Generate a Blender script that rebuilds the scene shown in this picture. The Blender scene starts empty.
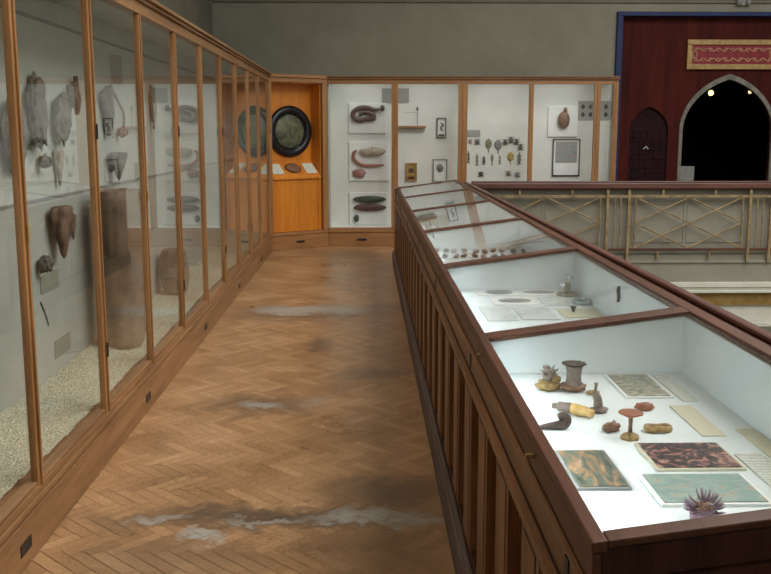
import bpy, bmesh, math, random
from mathutils import Vector, Matrix, noise
random.seed(7)
sc = bpy.context.scene
COL = sc.collection
PI = math.pi

# ------------------------------------------------------------ materials
def new_mat(name):
    m = bpy.data.materials.new(name); m.use_nodes = True
    nt = m.node_tree; nt.nodes.clear()
    out = nt.nodes.new('ShaderNodeOutputMaterial')
    return m, nt, out

def ramp(nt, fac, stops):
    r = nt.nodes.new('ShaderNodeValToRGB')
    el = r.color_ramp.elements
    while len(el) < len(stops): el.new(0.5)
    for e, (p, c) in zip(el, stops):
        e.position = p; e.color = (*c, 1)
    nt.links.new(fac, r.inputs[0])
    return r.outputs[0]

def mapped(nt, scale=(1, 1, 1), rot=(0, 0, 0)):
    tc = nt.nodes.new('ShaderNodeTexCoord'); mp = nt.nodes.new('ShaderNodeMapping')
    mp.inputs['Scale'].default_value = scale; mp.inputs['Rotation'].default_value = rot
    nt.links.new(tc.outputs['Object'], mp.inputs[0])
    return mp.outputs[0]

def nz(nt, vec, scale, detail=4, rough=0.55, dist=0.0):
    n = nt.nodes.new('ShaderNodeTexNoise')
    n.inputs['Scale'].default_value = scale; n.inputs['Detail'].default_value = detail
    n.inputs['Roughness'].default_value = rough; n.inputs['Distortion'].default_value = dist
    nt.links.new(vec, n.inputs['Vector'])
    return n.outputs['Fac']

def bump(nt, h, strength, dist=0.002):
    b = nt.nodes.new('ShaderNodeBump'); b.inputs['Strength'].default_value = strength
    b.inputs['Distance'].default_value = dist
    nt.links.new(h, b.inputs['Height'])
    return b.outputs[0]

def principled(nt, out, rough=0.5, spec=0.5):
    p = nt.nodes.new('ShaderNodeBsdfPrincipled')
    p.inputs['Roughness'].default_value = rough
    p.inputs['Specular IOR Level'].default_value = spec
    nt.links.new(p.outputs[0], out.inputs[0])
    return p

def mottled(name, c1, c2, scale=8, rough=0.6, spec=0.4, stretch=(1, 1, 1), detail=4, bmp=0.0, mid=(0.35, 0.65), dist=0.0):
    m, nt, out = new_mat(name); p = principled(nt, out, rough, spec)
    f = nz(nt, mapped(nt, stretch), scale, detail, 0.6, dist)
    nt.links.new(ramp(nt, f, [(mid[0], c1), (mid[1], c2)]), p.inputs['Base Color'])
    if bmp: nt.links.new(bump(nt, f, bmp), p.inputs['Normal'])
    return m

def wood(name, c1, c2, axis='Z', rough=0.4, spec=0.5, s=9):
    st = {'X': (0.12, 1.6, 1.6), 'Y': (1.6, 0.12, 1.6), 'Z': (1.6, 1.6, 0.12)}[axis]
    m, nt, out = new_mat(name); p = principled(nt, out, rough, spec)
    f = nz(nt, mapped(nt, st), s, 6, 0.62, 0.6)
    g = nz(nt, mapped(nt, tuple(v * 5 for v in st)), s * 3, 3, 0.6)
    mx = nt.nodes.new('ShaderNodeMath'); mx.operation = 'MULTIPLY_ADD'
    mx.inputs[1].default_value = 0.35; nt.links.new(g, mx.inputs[0])
    sm = nt.nodes.new('ShaderNodeMath'); sm.operation = 'MULTIPLY'; sm.inputs[1].default_value = 0.72
    nt.links.new(f, sm.inputs[0]); nt.links.new(sm.outputs[0], mx.inputs[2])
    nt.links.new(ramp(nt, mx.outputs[0], [(0.36, c1), (0.68, c2)]), p.inputs['Base Color'])
    nt.links.new(bump(nt, mx.outputs[0], 0.25, 0.0015), p.inputs['Normal'])
    return m

def glass_mat(name, f0=0.04, tint=(1, 1, 1)):
    m, nt, out = new_mat(name)
    geo = nt.nodes.new('ShaderNodeNewGeometry')
    dot = nt.nodes.new('ShaderNodeVectorMath'); dot.operation = 'DOT_PRODUCT'
    nt.links.new(geo.outputs['Normal'], dot.inputs[0]); nt.links.new(geo.outputs['Incoming'], dot.inputs[1])
    def mth(op, a, b=None):
        n = nt.nodes.new('ShaderNodeMath'); n.operation = op
        for i, v in enumerate((a, b)):
            if v is None: continue
            if isinstance(v, (int, float)): n.inputs[i].default_value = v
            else: nt.links.new(v, n.inputs[i])
        return n.outputs[0]
    a = mth('ABSOLUTE', dot.outputs['Value']); b = mth('SUBTRACT', 1.0, a); c = mth('POWER', b, 5.0)
    d = mth('MULTIPLY', c, 1 - f0); e = mth('ADD', d, f0)
    t = nt.nodes.new('ShaderNodeBsdfTransparent'); t.inputs[0].default_value = (*tint, 1)
    g = nt.nodes.new('ShaderNodeBsdfGlossy'); g.inputs['Roughness'].default_value = 0.0
    mix = nt.nodes.new('ShaderNodeMixShader')
    nt.links.new(e, mix.inputs[0]); nt.links.new(t.outputs[0], mix.inputs[1]); nt.links.new(g.outputs[0], mix.inputs[2])
    nt.links.new(mix.outputs[0], out.inputs[0])
    return m

def picture_mat(name, stops, scale=14, stretch=(1, 1, 1), rough=0.35, dist=1.5):
    m, nt, out = new_mat(name); p = principled(nt, out, rough, 0.4)
    f = nz(nt, mapped(nt, stretch), scale, 5, 0.6, dist)
    nt.links.new(ramp(nt, f, stops), p.inputs['Base Color'])
    return m

def text_mat(name, paper, ink, axis='Y', lines=60):
    m, nt, out = new_mat(name); p = principled(nt, out, 0.7, 0.2)
    v = mapped(nt)
    w = nt.nodes.new('ShaderNodeTexWave'); w.bands_direction = axis
    w.inputs['Scale'].default_value = lines; w.inputs['Distortion'].default_value = 0
    nt.links.new(v, w.inputs['Vector'])
    n = nz(nt, v, 120, 2)
    mu = nt.nodes.new('ShaderNodeMath'); mu.operation = 'MULTIPLY'
    nt.links.new(w.outputs['Fac'], mu.inputs[0]); nt.links.new(n, mu.inputs[1])
    nt.links.new(ramp(nt, mu.outputs[0], [(0.25, paper), (0.42, ink)]), p.inputs['Base Color'])
    return m

def emit(name, c, s):
    m, nt, out = new_mat(name); e = nt.nodes.new('ShaderNodeEmission')
    e.inputs[0].default_value = (*c, 1); e.inputs[1].default_value = s
    nt.links.new(e.outputs[0], out.inputs[0]); return m

OAK_D, OAK_L = (0.21, 0.092, 0.030), (0.43, 0.215, 0.085)
M = {}
M['oak_v'] = wood('oak_vertical', OAK_D, OAK_L, 'Z', 0.38)
M['oak_h'] = wood('oak_along', (0.15, 0.07, 0.028), (0.33, 0.17, 0.075), 'Y', 0.42)
M['oak_x'] = wood('oak_across', (0.21, 0.092, 0.03), (0.42, 0.21, 0.085), 'X', 0.42)
M['orange'] = wood('orange_veneer', (0.50, 0.155, 0.018), (0.72, 0.27, 0.035), 'Z', 0.35, 0.4, 5)
M['case_h'] = wood('dark_oak_along', (0.085, 0.036, 0.015), (0.27, 0.125, 0.052), 'Y', 0.42)
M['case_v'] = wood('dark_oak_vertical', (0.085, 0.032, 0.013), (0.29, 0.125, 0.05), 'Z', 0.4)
M['case_shaded'] = wood('dark_oak_shaded', (0.022, 0.007, 0.005), (0.07, 0.023, 0.014), 'Z', 0.55, 0.25)  # dark oak with the shade of recesses and the case end in its colour
M['skirt'] = wood('scuffed_skirting', (0.07, 0.045, 0.04), (0.19, 0.135, 0.115), 'Y', 0.6, 0.3)
M['rim'] = wood('mahogany_rim', (0.042, 0.016, 0.010), (0.115, 0.045, 0.026), 'Y', 0.42, 0.32)
M['rim_x'] = wood('mahogany_rim_across', (0.042, 0.016, 0.010), (0.115, 0.045, 0.026), 'X', 0.42, 0.32)
M['handrail'] = wood('mahogany_handrail', (0.05, 0.016, 0.012), (0.13, 0.048, 0.035), 'X', 0.38)
M['glass'] = glass_mat('cabinet_glass')
M['domeglass'] = glass_mat('dome_glass', 0.11)
M['lidglass'] = glass_mat('lid_glass', 0.035)
M['far_board'] = mottled('white_painted_back_board', (0.66, 0.68, 0.65), (0.72, 0.74, 0.71), 3, 0.85, 0.1)
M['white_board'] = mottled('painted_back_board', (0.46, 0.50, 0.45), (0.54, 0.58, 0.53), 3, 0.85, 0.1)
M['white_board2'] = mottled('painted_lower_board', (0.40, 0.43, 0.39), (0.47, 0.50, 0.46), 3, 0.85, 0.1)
M['bed'] = mottled('white_case_bed', (0.66, 0.73, 0.74), (0.71, 0.78, 0.79), 5, 0.9, 0.1)
M['bed_lit'] = mottled('white_lining_lit', (0.80, 0.85, 0.86), (0.84, 0.89, 0.90), 5, 0.9, 0.1)  # division walls of the white lining, extra light put into the colour
M['lining'] = mottled('white_lining_shaded', (0.62, 0.67, 0.68), (0.68, 0.73, 0.74), 5, 0.9, 0.1)  # long walls of the white lining, their dimmer light put into the colour
M['board'] = mottled('mounting_board', (0.74, 0.76, 0.76), (0.80, 0.82, 0.82), 6, 0.8, 0.15)
M['brass'] = mottled('tarnished_brass', (0.30, 0.19, 0.07), (0.42, 0.28, 0.11), 30, 0.35, 0.8)
M['black'] = mottled('black_iron', (0.008, 0.008, 0.009), (0.02, 0.02, 0.02), 20, 0.45)
M['frameblk'] = mottled('ebonised_frame', (0.004, 0.005, 0.008), (0.012, 0.013, 0.02), 12, 0.3)
M['relief'] = mottled('dark_green_relief', (0.045, 0.055, 0.035), (0.16, 0.17, 0.10), 9, 0.5, 0.4, dist=1.0, bmp=0.6)
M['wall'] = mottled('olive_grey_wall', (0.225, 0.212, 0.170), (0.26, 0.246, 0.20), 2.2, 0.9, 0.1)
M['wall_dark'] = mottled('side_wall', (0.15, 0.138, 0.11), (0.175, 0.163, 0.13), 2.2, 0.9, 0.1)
M['white_wall'] = mottled('pale_wall', (0.45, 0.45, 0.40), (0.52, 0.52, 0.47), 2.2, 0.9, 0.1)
M['balpanel'] = mottled('painted_balustrade_panel', (0.215, 0.198, 0.160), (0.25, 0.232, 0.19), 3, 0.8, 0.2)
M['ironwork'] = mottled('gilded_bronze_bars', (0.14, 0.092, 0.042), (0.29, 0.20, 0.10), 12, 0.45, 0.5)
M['cornice'] = mottled('cream_cornice', (0.48, 0.47, 0.41), (0.55, 0.54, 0.48), 4, 0.8, 0.2)
M['ochre'] = mottled('ochre_frieze', (0.20, 0.12, 0.035), (0.30, 0.19, 0.07), 9, 0.7, 0.2)
M['blue'] = mottled('blue_paint', (0.007, 0.016, 0.075), (0.011, 0.023, 0.10), 5, 0.5, 0.3)
M['portal'] = wood('dark_red_boarding', (0.024, 0.0035, 0.003), (0.085, 0.012, 0.008), 'Z', 0.7, 0.12, 4)
M['niche'] = mottled('dark_carved_panel', (0.010, 0.004, 0.005), (0.030, 0.009, 0.010), 26, 0.7, 0.1)
M['stone'] = mottled('grey_arch_moulding', (0.14, 0.125, 0.11), (0.22, 0.20, 0.175), 14, 0.7, 0.2)
M['void'] = mottled('hall_darkness', (0.004, 0.004, 0.005), (0.008, 0.007, 0.007), 3, 0.95, 0.0)  # near-black colour stands in for the darkness of the unlit hall
M['gold'] = mottled('dull_gold', (0.26, 0.15, 0.05), (0.42, 0.26, 0.09), 22, 0.4, 0.6)
M['red'] = mottled('crimson_ground', (0.16, 0.012, 0.018), (0.24, 0.022, 0.03), 10, 0.5, 0.3)
M['script'] = mottled('pale_gilt_relief', (0.45, 0.26, 0.16), (0.60, 0.38, 0.24), 20, 0.5, 0.5)
M['lamp'] = emit('warm_lamp', (1.0, 0.70, 0.28), 3.2)
M['lamp2'] = emit('warm_lamp_dim', (1.0, 0.66, 0.30), 2.0)
M['grey_sheet'] = mottled('grey_card', (0.20, 0.21, 0.20), (0.26, 0.27, 0.26), 10, 0.7, 0.2)
M['label_grey'] = text_mat('grey_label_print', (0.36, 0.37, 0.35), (0.20, 0.20, 0.19), 'Z', 22)
M['label_side'] = text_mat('faded_label_print', (0.33, 0.35, 0.28), (0.22, 0.23, 0.19), 'Z', 24)
M['label_paper'] = text_mat('case_label_print', (0.72, 0.76, 0.70), (0.32, 0.31, 0.26), 'Y', 30)
M['label_tan'] = text_mat('cream_label_print', (0.66, 0.64, 0.50), (0.48, 0.45, 0.34), 'Y', 30)
M['white_card'] = mottled('white_card', (0.78, 0.80, 0.78), (0.84, 0.86, 0.84), 6, 0.7, 0.2)
M['sponge_grey'] = mottled('dry_grey_sponge', (0.075, 0.07, 0.06), (0.20, 0.19, 0.165), 18, 0.95, 0.1, bmp=0.8)
M['sponge_brown'] = mottled('dry_brown_sponge', (0.11, 0.075, 0.055), (0.26, 0.19, 0.14), 16, 0.95, 0.1, bmp=0.8)
M['barrel'] = mottled('barrel_sponge_skin', (0.16, 0.12, 0.09), (0.36, 0.28, 0.21), 9, 0.95, 0.1, stretch=(1, 1, 0.5), bmp=1.0, detail=7)
M['pale_spec'] = mottled('pale_specimen', (0.26, 0.22, 0.17), (0.50, 0.45, 0.38), 24, 0.8, 0.2, bmp=0.5)
M['dark_spec'] = mottled('dark_maroon_wax', (0.03, 0.012, 0.012), (0.12, 0.05, 0.045), 22, 0.4, 0.5, bmp=0.5)
M['pink_spec'] = mottled('pink_wax', (0.22, 0.08, 0.07), (0.38, 0.18, 0.16), 26, 0.4, 0.5)
M['red_spec'] = mottled('red_brown_wax', (0.22, 0.06, 0.04), (0.36, 0.13, 0.09), 26, 0.4, 0.5)
M['green_spec'] = mottled('dark_green_wax', (0.02, 0.035, 0.025), (0.05, 0.075, 0.05), 26, 0.4, 0.5)
M['insect_dark'] = mottled('dark_wing', (0.03, 0.025, 0.02), (0.10, 0.08, 0.06), 40, 0.6)
M['insect_grey'] = mottled('grey_leaf', (0.12, 0.125, 0.125), (0.24, 0.245, 0.25), 40, 0.6)
M['insect_olive'] = mottled('olive_leaf', (0.12, 0.11, 0.05), (0.26, 0.24, 0.13), 40, 0.6)
M['insect_gold'] = mottled('golden_leaf', (0.30, 0.18, 0.03), (0.45, 0.30, 0.07), 40, 0.6)
M['m_brown'] = mottled('model_brown', (0.10, 0.05, 0.025), (0.26, 0.13, 0.07), 60, 0.5, 0.4, bmp=0.4)
M['m_grey'] = mottled('model_taupe', (0.13, 0.095, 0.075), (0.26, 0.20, 0.165), 70, 0.55, 0.4, bmp=0.4)
M['m_dark'] = mottled('model_dark', (0.022, 0.014, 0.011), (0.08, 0.052, 0.04), 60, 0.45, 0.4, bmp=0.4)
M['m_ochre'] = mottled('model_ochre', (0.20, 0.12, 0.035), (0.42, 0.28, 0.11), 70, 0.5, 0.4, bmp=0.4)
M['m_yellow'] = mottled('model_yellow', (0.52, 0.30, 0.08), (0.74, 0.50, 0.20), 50, 0.45, 0.4)
M['m_purple'] = mottled('model_purple', (0.12, 0.07, 0.09), (0.30, 0.20, 0.26), 60, 0.4, 0.4)
M['m_red'] = mottled('model_red', (0.24, 0.07, 0.035), (0.40, 0.16, 0.09), 60, 0.45, 0.4)
M['gravel_spec'] = mottled('greyish_glass', (0.35, 0.42, 0.45), (0.5, 0.58, 0.6), 30, 0.2, 0.6)
M['ceiling'] = mottled('plaster_ceiling', (0.40, 0.40, 0.35), (0.45, 0.45, 0.40), 2, 0.9, 0.1)
M['shell'] = mottled('shell_mottle', (0.06, 0.04, 0.028), (0.26, 0.20, 0.15), 45, 0.5, 0.4)
M['shell_pale'] = mottled('pale_shell', (0.20, 0.17, 0.14), (0.42, 0.38, 0.33), 45, 0.5, 0.4)
M['lower_floor'] = mottled('stone_paving', (0.26, 0.25, 0.21), (0.33, 0.32, 0.27), 2, 0.6, 0.3)

# gravel
def gravel_mat():
    m, nt, out = new_mat('pale_gravel'); p = principled(nt, out, 0.9, 0.1)
    v = nt.nodes.new('ShaderNodeTexVoronoi'); v.inputs['Scale'].default_value = 90
    nt.links.new(mapped(nt), v.inputs['Vector'])
    sp = nt.nodes.new('ShaderNodeSeparateColor'); nt.links.new(v.outputs['Color'], sp.inputs[0])
    nt.links.new(ramp(nt, sp.outputs[0], [(0.05, (0.42, 0.42, 0.30)), (0.5, (0.54, 0.55, 0.42)), (1.0, (0.66, 0.67, 0.54))]), p.inputs['Base Color'])
    nt.links.new(bump(nt, v.outputs['Distance'], 0.8, 0.01), p.inputs['Normal'])
    return m
M['gravel'] = gravel_mat()

# parquet with worn grey patches (object coordinates = metres on the floor)
def parquet_mat():
    m, nt, out = new_mat('worn_parquet'); p = principled(nt, out, 0.42, 0.45)
    at = nt.nodes.new('ShaderNodeAttribute'); at.attribute_name = 'tone'
    sp = nt.nodes.new('ShaderNodeSeparateColor'); nt.links.new(at.outputs['Color'], sp.inputs[0])
    v = mapped(nt)
    fine = nz(nt, v, 70, 6, 0.75)
    big = nz(nt, v, 1.7, 4, 0.6)
    def mth(op, a, b, c=None, clamp=False):
        n = nt.nodes.new('ShaderNodeMath'); n.operation = op; n.use_clamp = clamp
        for i, x in enumerate((a, b, c)):
            if x is None: continue
            if isinstance(x, (int, float)): n.inputs[i].default_value = x
            else: nt.links.new(x, n.inputs[i])
        return n.outputs[0]
    t = mth('MULTIPLY', sp.outputs[0], 0.13)
    t = mth('MULTIPLY_ADD', fine, 0.55, t)
    t = mth('MULTIPLY_ADD', big, 0.45, t)
    base = ramp(nt, t, [(0.36, (0.19, 0.098, 0.044)), (0.58, (0.385, 0.218, 0.108)), (0.80, (0.58, 0.365, 0.205))])
    # worn, dusty patches
    sep = nt.nodes.new('ShaderNodeSeparateXYZ')
    tc = nt.nodes.new('ShaderNodeTexCoord'); nt.links.new(tc.outputs['Object'], sep.inputs[0])
    wob = nz(nt, mapped(nt, (1, 1, 1)), 3.5, 5, 0.65)
    wob2 = nz(nt, mapped(nt, (1, 1, 1)), 14, 4, 0.6)
    def patch(cx, cy, rx, ry, gain=1.0):
        dx = mth('DIVIDE', mth('SUBTRACT', sep.outputs[0], cx), rx)
        yy = mth('MULTIPLY_ADD', mth('SUBTRACT', wob, 0.5), 0.5, sep.outputs[1])
        yy = mth('MULTIPLY_ADD', mth('SUBTRACT', wob2, 0.5), 0.12, yy)
        dy = mth('DIVIDE', mth('SUBTRACT', yy, cy), ry)
        r2 = mth('ADD', mth('MULTIPLY', dx, dx), mth('MULTIPLY', dy, dy))
        s = mth('SUBTRACT', 1.0, r2, None, True)
        return mth('MULTIPLY', s, gain)
    light = None
    for a in PATCH_LIGHT:
        q = patch(*a); light = q if light is None else mth('MAXIMUM', light, q)
    dark = None
    for a in PATCH_DARK:
        q = patch(*a); dark = q if dark is None else mth('MAXIMUM', dark, q)
    def mixc(f, a, b):
        n = nt.nodes.new('ShaderNodeMix'); n.data_type = 'RGBA'
        nt.links.new(f, n.inputs[0]); nt.links.new(a, n.inputs[6])
        if isinstance(b, tuple): n.inputs[7].default_value = (*b, 1)
        else: nt.links.new(b, n.inputs[7])
        return n.outputs[2]
    dk = mth('MULTIPLY', dark, mth('MULTIPLY_ADD', fine, 1.0, 0.5), None, True)
    c = mixc(dk, base, (0.072, 0.056, 0.045))
    lt = mth('MULTIPLY', light, mth('MULTIPLY_ADD', wob2, 1.6, 0.2), None, True)
    c = mixc(lt, c, (0.36, 0.33, 0.29))
    nt.links.new(c, p.inputs['Base Color'])
    nt.links.new(mth('MULTIPLY_ADD', big, 0.22, 0.20), p.inputs['Roughness'])
    nt.links.new(bump(nt, fine, 0.15, 0.001), p.inputs['Normal'])
    return m
PATCH_LIGHT = [(0.0, 3.78, 0.34, 0.10, 1.0), (-0.42, 3.74, 0.22, 0.05, 0.8), (-0.88, 3.78, 0.16, 0.06, 0.7), (-0.66, 3.58, 0.12, 0.08, 1.2),
               (0.22, 3.74, 0.20, 0.10, 0.8), (-0.62, 8.45, 0.50, 0.30, 1.2), (-0.25, 8.45, 0.35, 0.22, 0.7), (-0.62, 5.42, 0.17, 0.10, 0.8), (-0.3, 5.5, 0.12, 0.09, 0.35)]
PATCH_DARK = [(-0.35, 3.78, 1.0, 0.17, 0.85), (0.10, 4.05, 0.38, 0.25, 0.65), (0.05, 3.45, 0.45, 0.3, 0.35), (-0.6, 8.3, 0.75, 0.5, 0.65), (0.1, 8.4, 0.35, 0.4, 0.3),
              (-0.6, 5.45, 0.42, 0.3, 0.6), (0.05, 6.2, 0.35, 0.2, 0.5), (-0.35, 7.0, 0.15, 0.25, 0.6), (-0.2, 12.4, 0.5, 0.6, 0.5), (-0.7, 3.4, 0.5, 0.18, 0.45), (-0.62, 3.2, 0.25, 0.2, 0.4)]
M['parquet'] = parquet_mat()

# ------------------------------------------------------------ mesh helpers
def box(bm, x0, x1, y0, y1, z0, z1, sl=0.0, x_ref=0.0, mi=0):
    vs = [bm.verts.new((x, y, z + sl * (x - x_ref))) for x in (x0, x1) for y in (y0, y1) for z in (z0, z1)]
    for f in ((0, 1, 3, 2), (4, 6, 7, 5), (0, 4, 5, 1), (2, 3, 7, 6), (0, 2, 6, 4), (1, 5, 7, 3)):
        fc = bm.faces.new([vs[i] for i in f]); fc.material_index = mi
    return vs

def link(name, bm, mat, parent=None, bevel=0.0, smooth=False, loc=None):
    me = bpy.data.meshes.new(name)
    bmesh.ops.recalc_face_normals(bm, faces=bm.faces)
    bm.to_mesh(me); bm.free()
    o = bpy.data.objects.new(name, me); COL.objects.link(o)
    for m in (mat if isinstance(mat, (list, tuple)) else [mat]):
        me.materials.append(M[m] if isinstance(m, str) else m)
    if smooth:
        for p in me.polygons: p.use_smooth = True
    if parent: o.parent = parent
    if loc: o.location = loc
    if bevel:
        b = o.modifiers.new('bevel', 'BEVEL'); b.width = bevel; b.segments = 2; b.limit_method = 'ANGLE'
    return o

def boxes(name, lst, mat, parent=None, bevel=0.0, sl=0.0, x_ref=0.0):
    bm = bmesh.new()
    for b in lst: box(bm, *b, sl=sl, x_ref=x_ref)
    return link(name, bm, mat, parent, bevel)

def tag(o, label, cat, group=None):
    o['label'] = label; o['category'] = cat
    if group: o['group'] = group
    return o

def struct(o):
    o['kind'] = 'structure'; return o

def thing(name, label, cat, loc=(0, 0, 0), rz=0.0, group=None):
    o = bpy.data.objects.new(name, None); COL.objects.link(o)
    o.empty_display_size = 0.05
    o.location = loc; o.rotation_euler = (0, 0, rz)
    return tag(o, label, cat, group)

def lathe(prof, seg=24, ruffle=0.0, rn=8, seed=0.0, bm=None, c=(0, 0, 0), bumps=0.0):
    """surface of revolution about z; prof = [(r, z), ...]"""
    bm = bm or bmesh.new(); rings = []
    n = len(prof)
    for k, (r, z) in enumerate(prof):
        ring = []
        for i in range(seg):
            a = 2 * PI * i / seg
            rr = r * (1 + ruffle * (k / (n - 1)) * math.sin(rn * a + seed))
            if bumps: rr *= 1 + bumps * noise.noise(Vector((math.cos(a) * 2, math.sin(a) * 2, z * 30 + seed)))
            ring.append(bm.verts.new((c[0] + rr * math.cos(a), c[1] + rr * math.sin(a), c[2] + z)))
        rings.append(ring)
    for a, b in zip(rings, rings[1:]):
        for i in range(seg):
            bm.faces.new((a[i], a[(i + 1) % seg], b[(i + 1) % seg], b[i]))
    bm.faces.new(rings[0][::-1]); bm.faces.new(rings[-1])
    return bm

def blob(rx, ry, rz, c=(0, 0, 0), amp=0.15, freq=1.6, seed=0, sub=3, bm=None, rot=None):
    b = bmesh.new(); bmesh.ops.create_icosphere(b, subdivisions=sub, radius=1)
    for v in b.verts:
        d = 1 + amp * noise.noise(v.co * freq + Vector((seed * 7.3, seed, 0))) * 1.6 + amp * .5 * noise.noise(v.co * freq * 3 + Vector((seed, 0, 5)))
        v.co = Vector((v.co.x * rx * d, v.co.y * ry * d, v.co.z * rz * d))
    if rot: bmesh.ops.transform(b, matrix=rot, verts=b.verts)
    bmesh.ops.translate(b, vec=c, verts=b.verts)
    if bm is None: return b
    me = bpy.data.meshes.new('tmp'); b.to_mesh(me); b.free(); bm.from_mesh(me); bpy.data.meshes.remove(me)
    return bm

def tube(pts, rad, seg=10, bm=None):
    """tube through pts with radius list or number"""
    bm = bm or bmesh.new(); pts = [Vector(p) for p in pts]; n = len(pts)
    if not isinstance(rad, (list, tuple)): rad = [rad] * n
    rings = []; up = Vector((0.13, 0.31, 0.94)).normalized(); prev = None
    for k, p in enumerate(pts):
        t = (pts[min(k + 1, n - 1)] - pts[max(k - 1, 0)]).normalized()
        if prev is None:
            u = t.cross(up)
            if u.length < 1e-3: u = t.cross(Vector((1, 0, 0)))
        else: u = prev - t * prev.dot(t)
        u.normalize(); prev = u; w = t.cross(u)
        rings.append([bm.verts.new(p + (u * math.cos(2 * PI * i / seg) + w * math.sin(2 * PI * i / seg)) * rad[k]) for i in range(seg)])
    for a, b in zip(rings, rings[1:]):
        for i in range(seg): bm.faces.new((a[i], a[(i + 1) % seg], b[(i + 1) % seg], b[i]))
    bm.faces.new(rings[0][::-1]); bm.faces.new(rings[-1])
    return bm

def smooth_path(pts, k=6):
    P = [Vector(p) for p in pts]; out = []
    for i in range(len(P) - 1):
        p0, p1, p2, p3 = P[max(i - 1, 0)], P[i], P[i + 1], P[min(i + 2, len(P) - 1)]
        for j in range(k):
            t = j / k
            out.append(0.5 * ((2 * p1) + (p2 - p0) * t + (2 * p0 - 5 * p1 + 4 * p2 - p3) * t * t + (3 * p1 - p0 - 3 * p2 + p3) * t ** 3))
    out.append(P[-1]); return out

def extrude2d(outer, holes, y0, y1):
    """polygon in x-z with holes, solid between y0 and y1"""
    cu = bpy.data.curves.new('tmp', 'CURVE'); cu.dimensions = '2D'; cu.fill_mode = 'BOTH'
    cu.extrude = abs(y1 - y0) / 2
    for loop in [outer] + list(holes):
        s = cu.splines.new('POLY'); s.points.add(len(loop) - 1)
        for p, (x, z) in zip(s.points, loop): p.co = (x, z, 0, 1)
        s.use_cyclic_u = True
    o = bpy.data.objects.new('tmp', cu); COL.objects.link(o)
    dg = bpy.context.evaluated_depsgraph_get(); dg.update()
    me = bpy.data.meshes.new_from_object(o.evaluated_get(dg))
    bm = bmesh.new(); bm.from_mesh(me)
    for v in bm.verts:
        x, z, h = v.co; v.co = (x, (y0 + y1) / 2 + h, z)
    bpy.data.objects.remove(o); bpy.data.curves.remove(cu); bpy.data.meshes.remove(me)
    return bm

def arch_pts(cx, hw, z0, zs, zt, n=14, pw=1.35):
    """pointed-arch outline: jambs from z0 to spring zs, apex zt"""
    pts = [(cx - hw, z0), (cx - hw, zs)]
    for i in range(1, n):
        t = i / n                      # 0 spring .. 1 apex
        a = t * PI / 2
        x = hw * (math.cos(a) ** 0.95); z = zs + (zt - zs) * (0.80 * math.sin(a) + 0.20 * t ** 2.2)
        pts.append((cx - x, z))
    right = [(2 * cx - x, z) for x, z in pts][::-1]
    return pts + [(cx, zt)] + right

# ------------------------------------------------------------ the setting
XW, YW = -2.16, 13.85          # side wall, far wall
# base slabs
struct(boxes('floor', [(XW, 1.21, -1.5, 13.85, -0.25, -0.004), (1.21, 9.0, 11.6, 13.85, -0.25, -0.004), (1.21, 9.0, 13.85, 17.0, -0.25, -0.004)], 'oak_x'))
def herringbone():
    L, W, n = 0.23, 0.0575, 4
    bm = bmesh.new(); lay = bm.loops.layers.float_color.new('tone')
    c, s = math.cos(-PI / 4), math.sin(-PI / 4)
    g = 0.0028
    def blk(x, y, w, h):
        q = [(x * W + g / 2, y * W + g / 2), ((x + w) * W - g / 2, y * W + g / 2), ((x + w) * W - g / 2, (y + h) * W - g / 2), (x * W + g / 2, (y + h) * W - g / 2)]
        q = [(a * c - b * s, a * s + b * c) for a, b in q]
        q = [(a, b + 7.0) for a, b in q]
        mx = sum(p[0] for p in q) / 4; my = sum(p[1] for p in q) / 4
        if not (-1.55 < mx < 1.0 and 2.0 < my < 13.6) and not (0.3 < mx < 3.7 and 11.72 < my < 13.6): return
        f = bm.faces.new([bm.verts.new((a, b, 0.0)) for a, b in q])
        t = random.random(); 
        for l in f.loops: l[lay] = (t, t, t, 1)
    for y in range(-160, 160):
        for m in range(-24, 24):
            blk(y + 2 * n * m, y, n, 1)
            blk(y + 2 * n * m + 2 * n - 1, y, 1, n)
    return link('floor', bm, 'parquet')
struct(herringbone())
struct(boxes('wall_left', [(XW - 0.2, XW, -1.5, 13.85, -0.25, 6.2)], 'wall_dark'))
PX0, PX1, PZ = 3.58, 6.98, 3.28
struct(boxes('wall_far', [(XW - 0.2, PX0, YW, YW + 0.15, 0, 6.2), (PX1, 9.0, YW, YW + 0.15, 0, 6.2), (PX0, PX1, YW, YW + 0.15, PZ, 6.2)], 'wall'))
struct(boxes('wall_right', [(9.0, 9.2, -1.5, 17.0, -4.5, 6.2)], 'white_wall'))
struct(boxes('wall_back', [(XW - 0.2, 9.2, -1.7, -1.5, -4.5, 6.2)], 'white_wall'))
struct(boxes('ceiling', [(XW - 0.2, 1.9, -1.7, 14.0, 6.2, 6.4), (1.9, 9.2, 9.6, 14.0, 6.2, 6.4), (1.9, 9.2, -1.7, 0.2, 6.2, 6.4), (8.2, 9.2, 0.2, 9.6, 6.2, 6.4)], 'ceiling'))
# skylight glazing bars
struct(boxes('trim_9', [(x, x + 0.07, 0.2, 9.6, 6.22, 6.36) for x in (2.9, 4.0, 5.1, 6.2, 7.2)] + [(1.9, 8.2, y, y + 0.07, 6.22, 6.36) for y in (2.5, 4.9, 7.2)], 'cornice'))
struct(boxes('floor', [(1.21, 9.0, -1.5, 13.0, -4.7, -4.5)], 'lower_floor'))
# picture rail high on the far wall
struct(boxes('trim_1', [(XW, 9.0, YW - 0.03, YW, 3.40, 3.45), (XW, 9.0, YW - 0.05, YW, 3.45, 3.47)], 'wall_dark', bevel=0.004))
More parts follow.
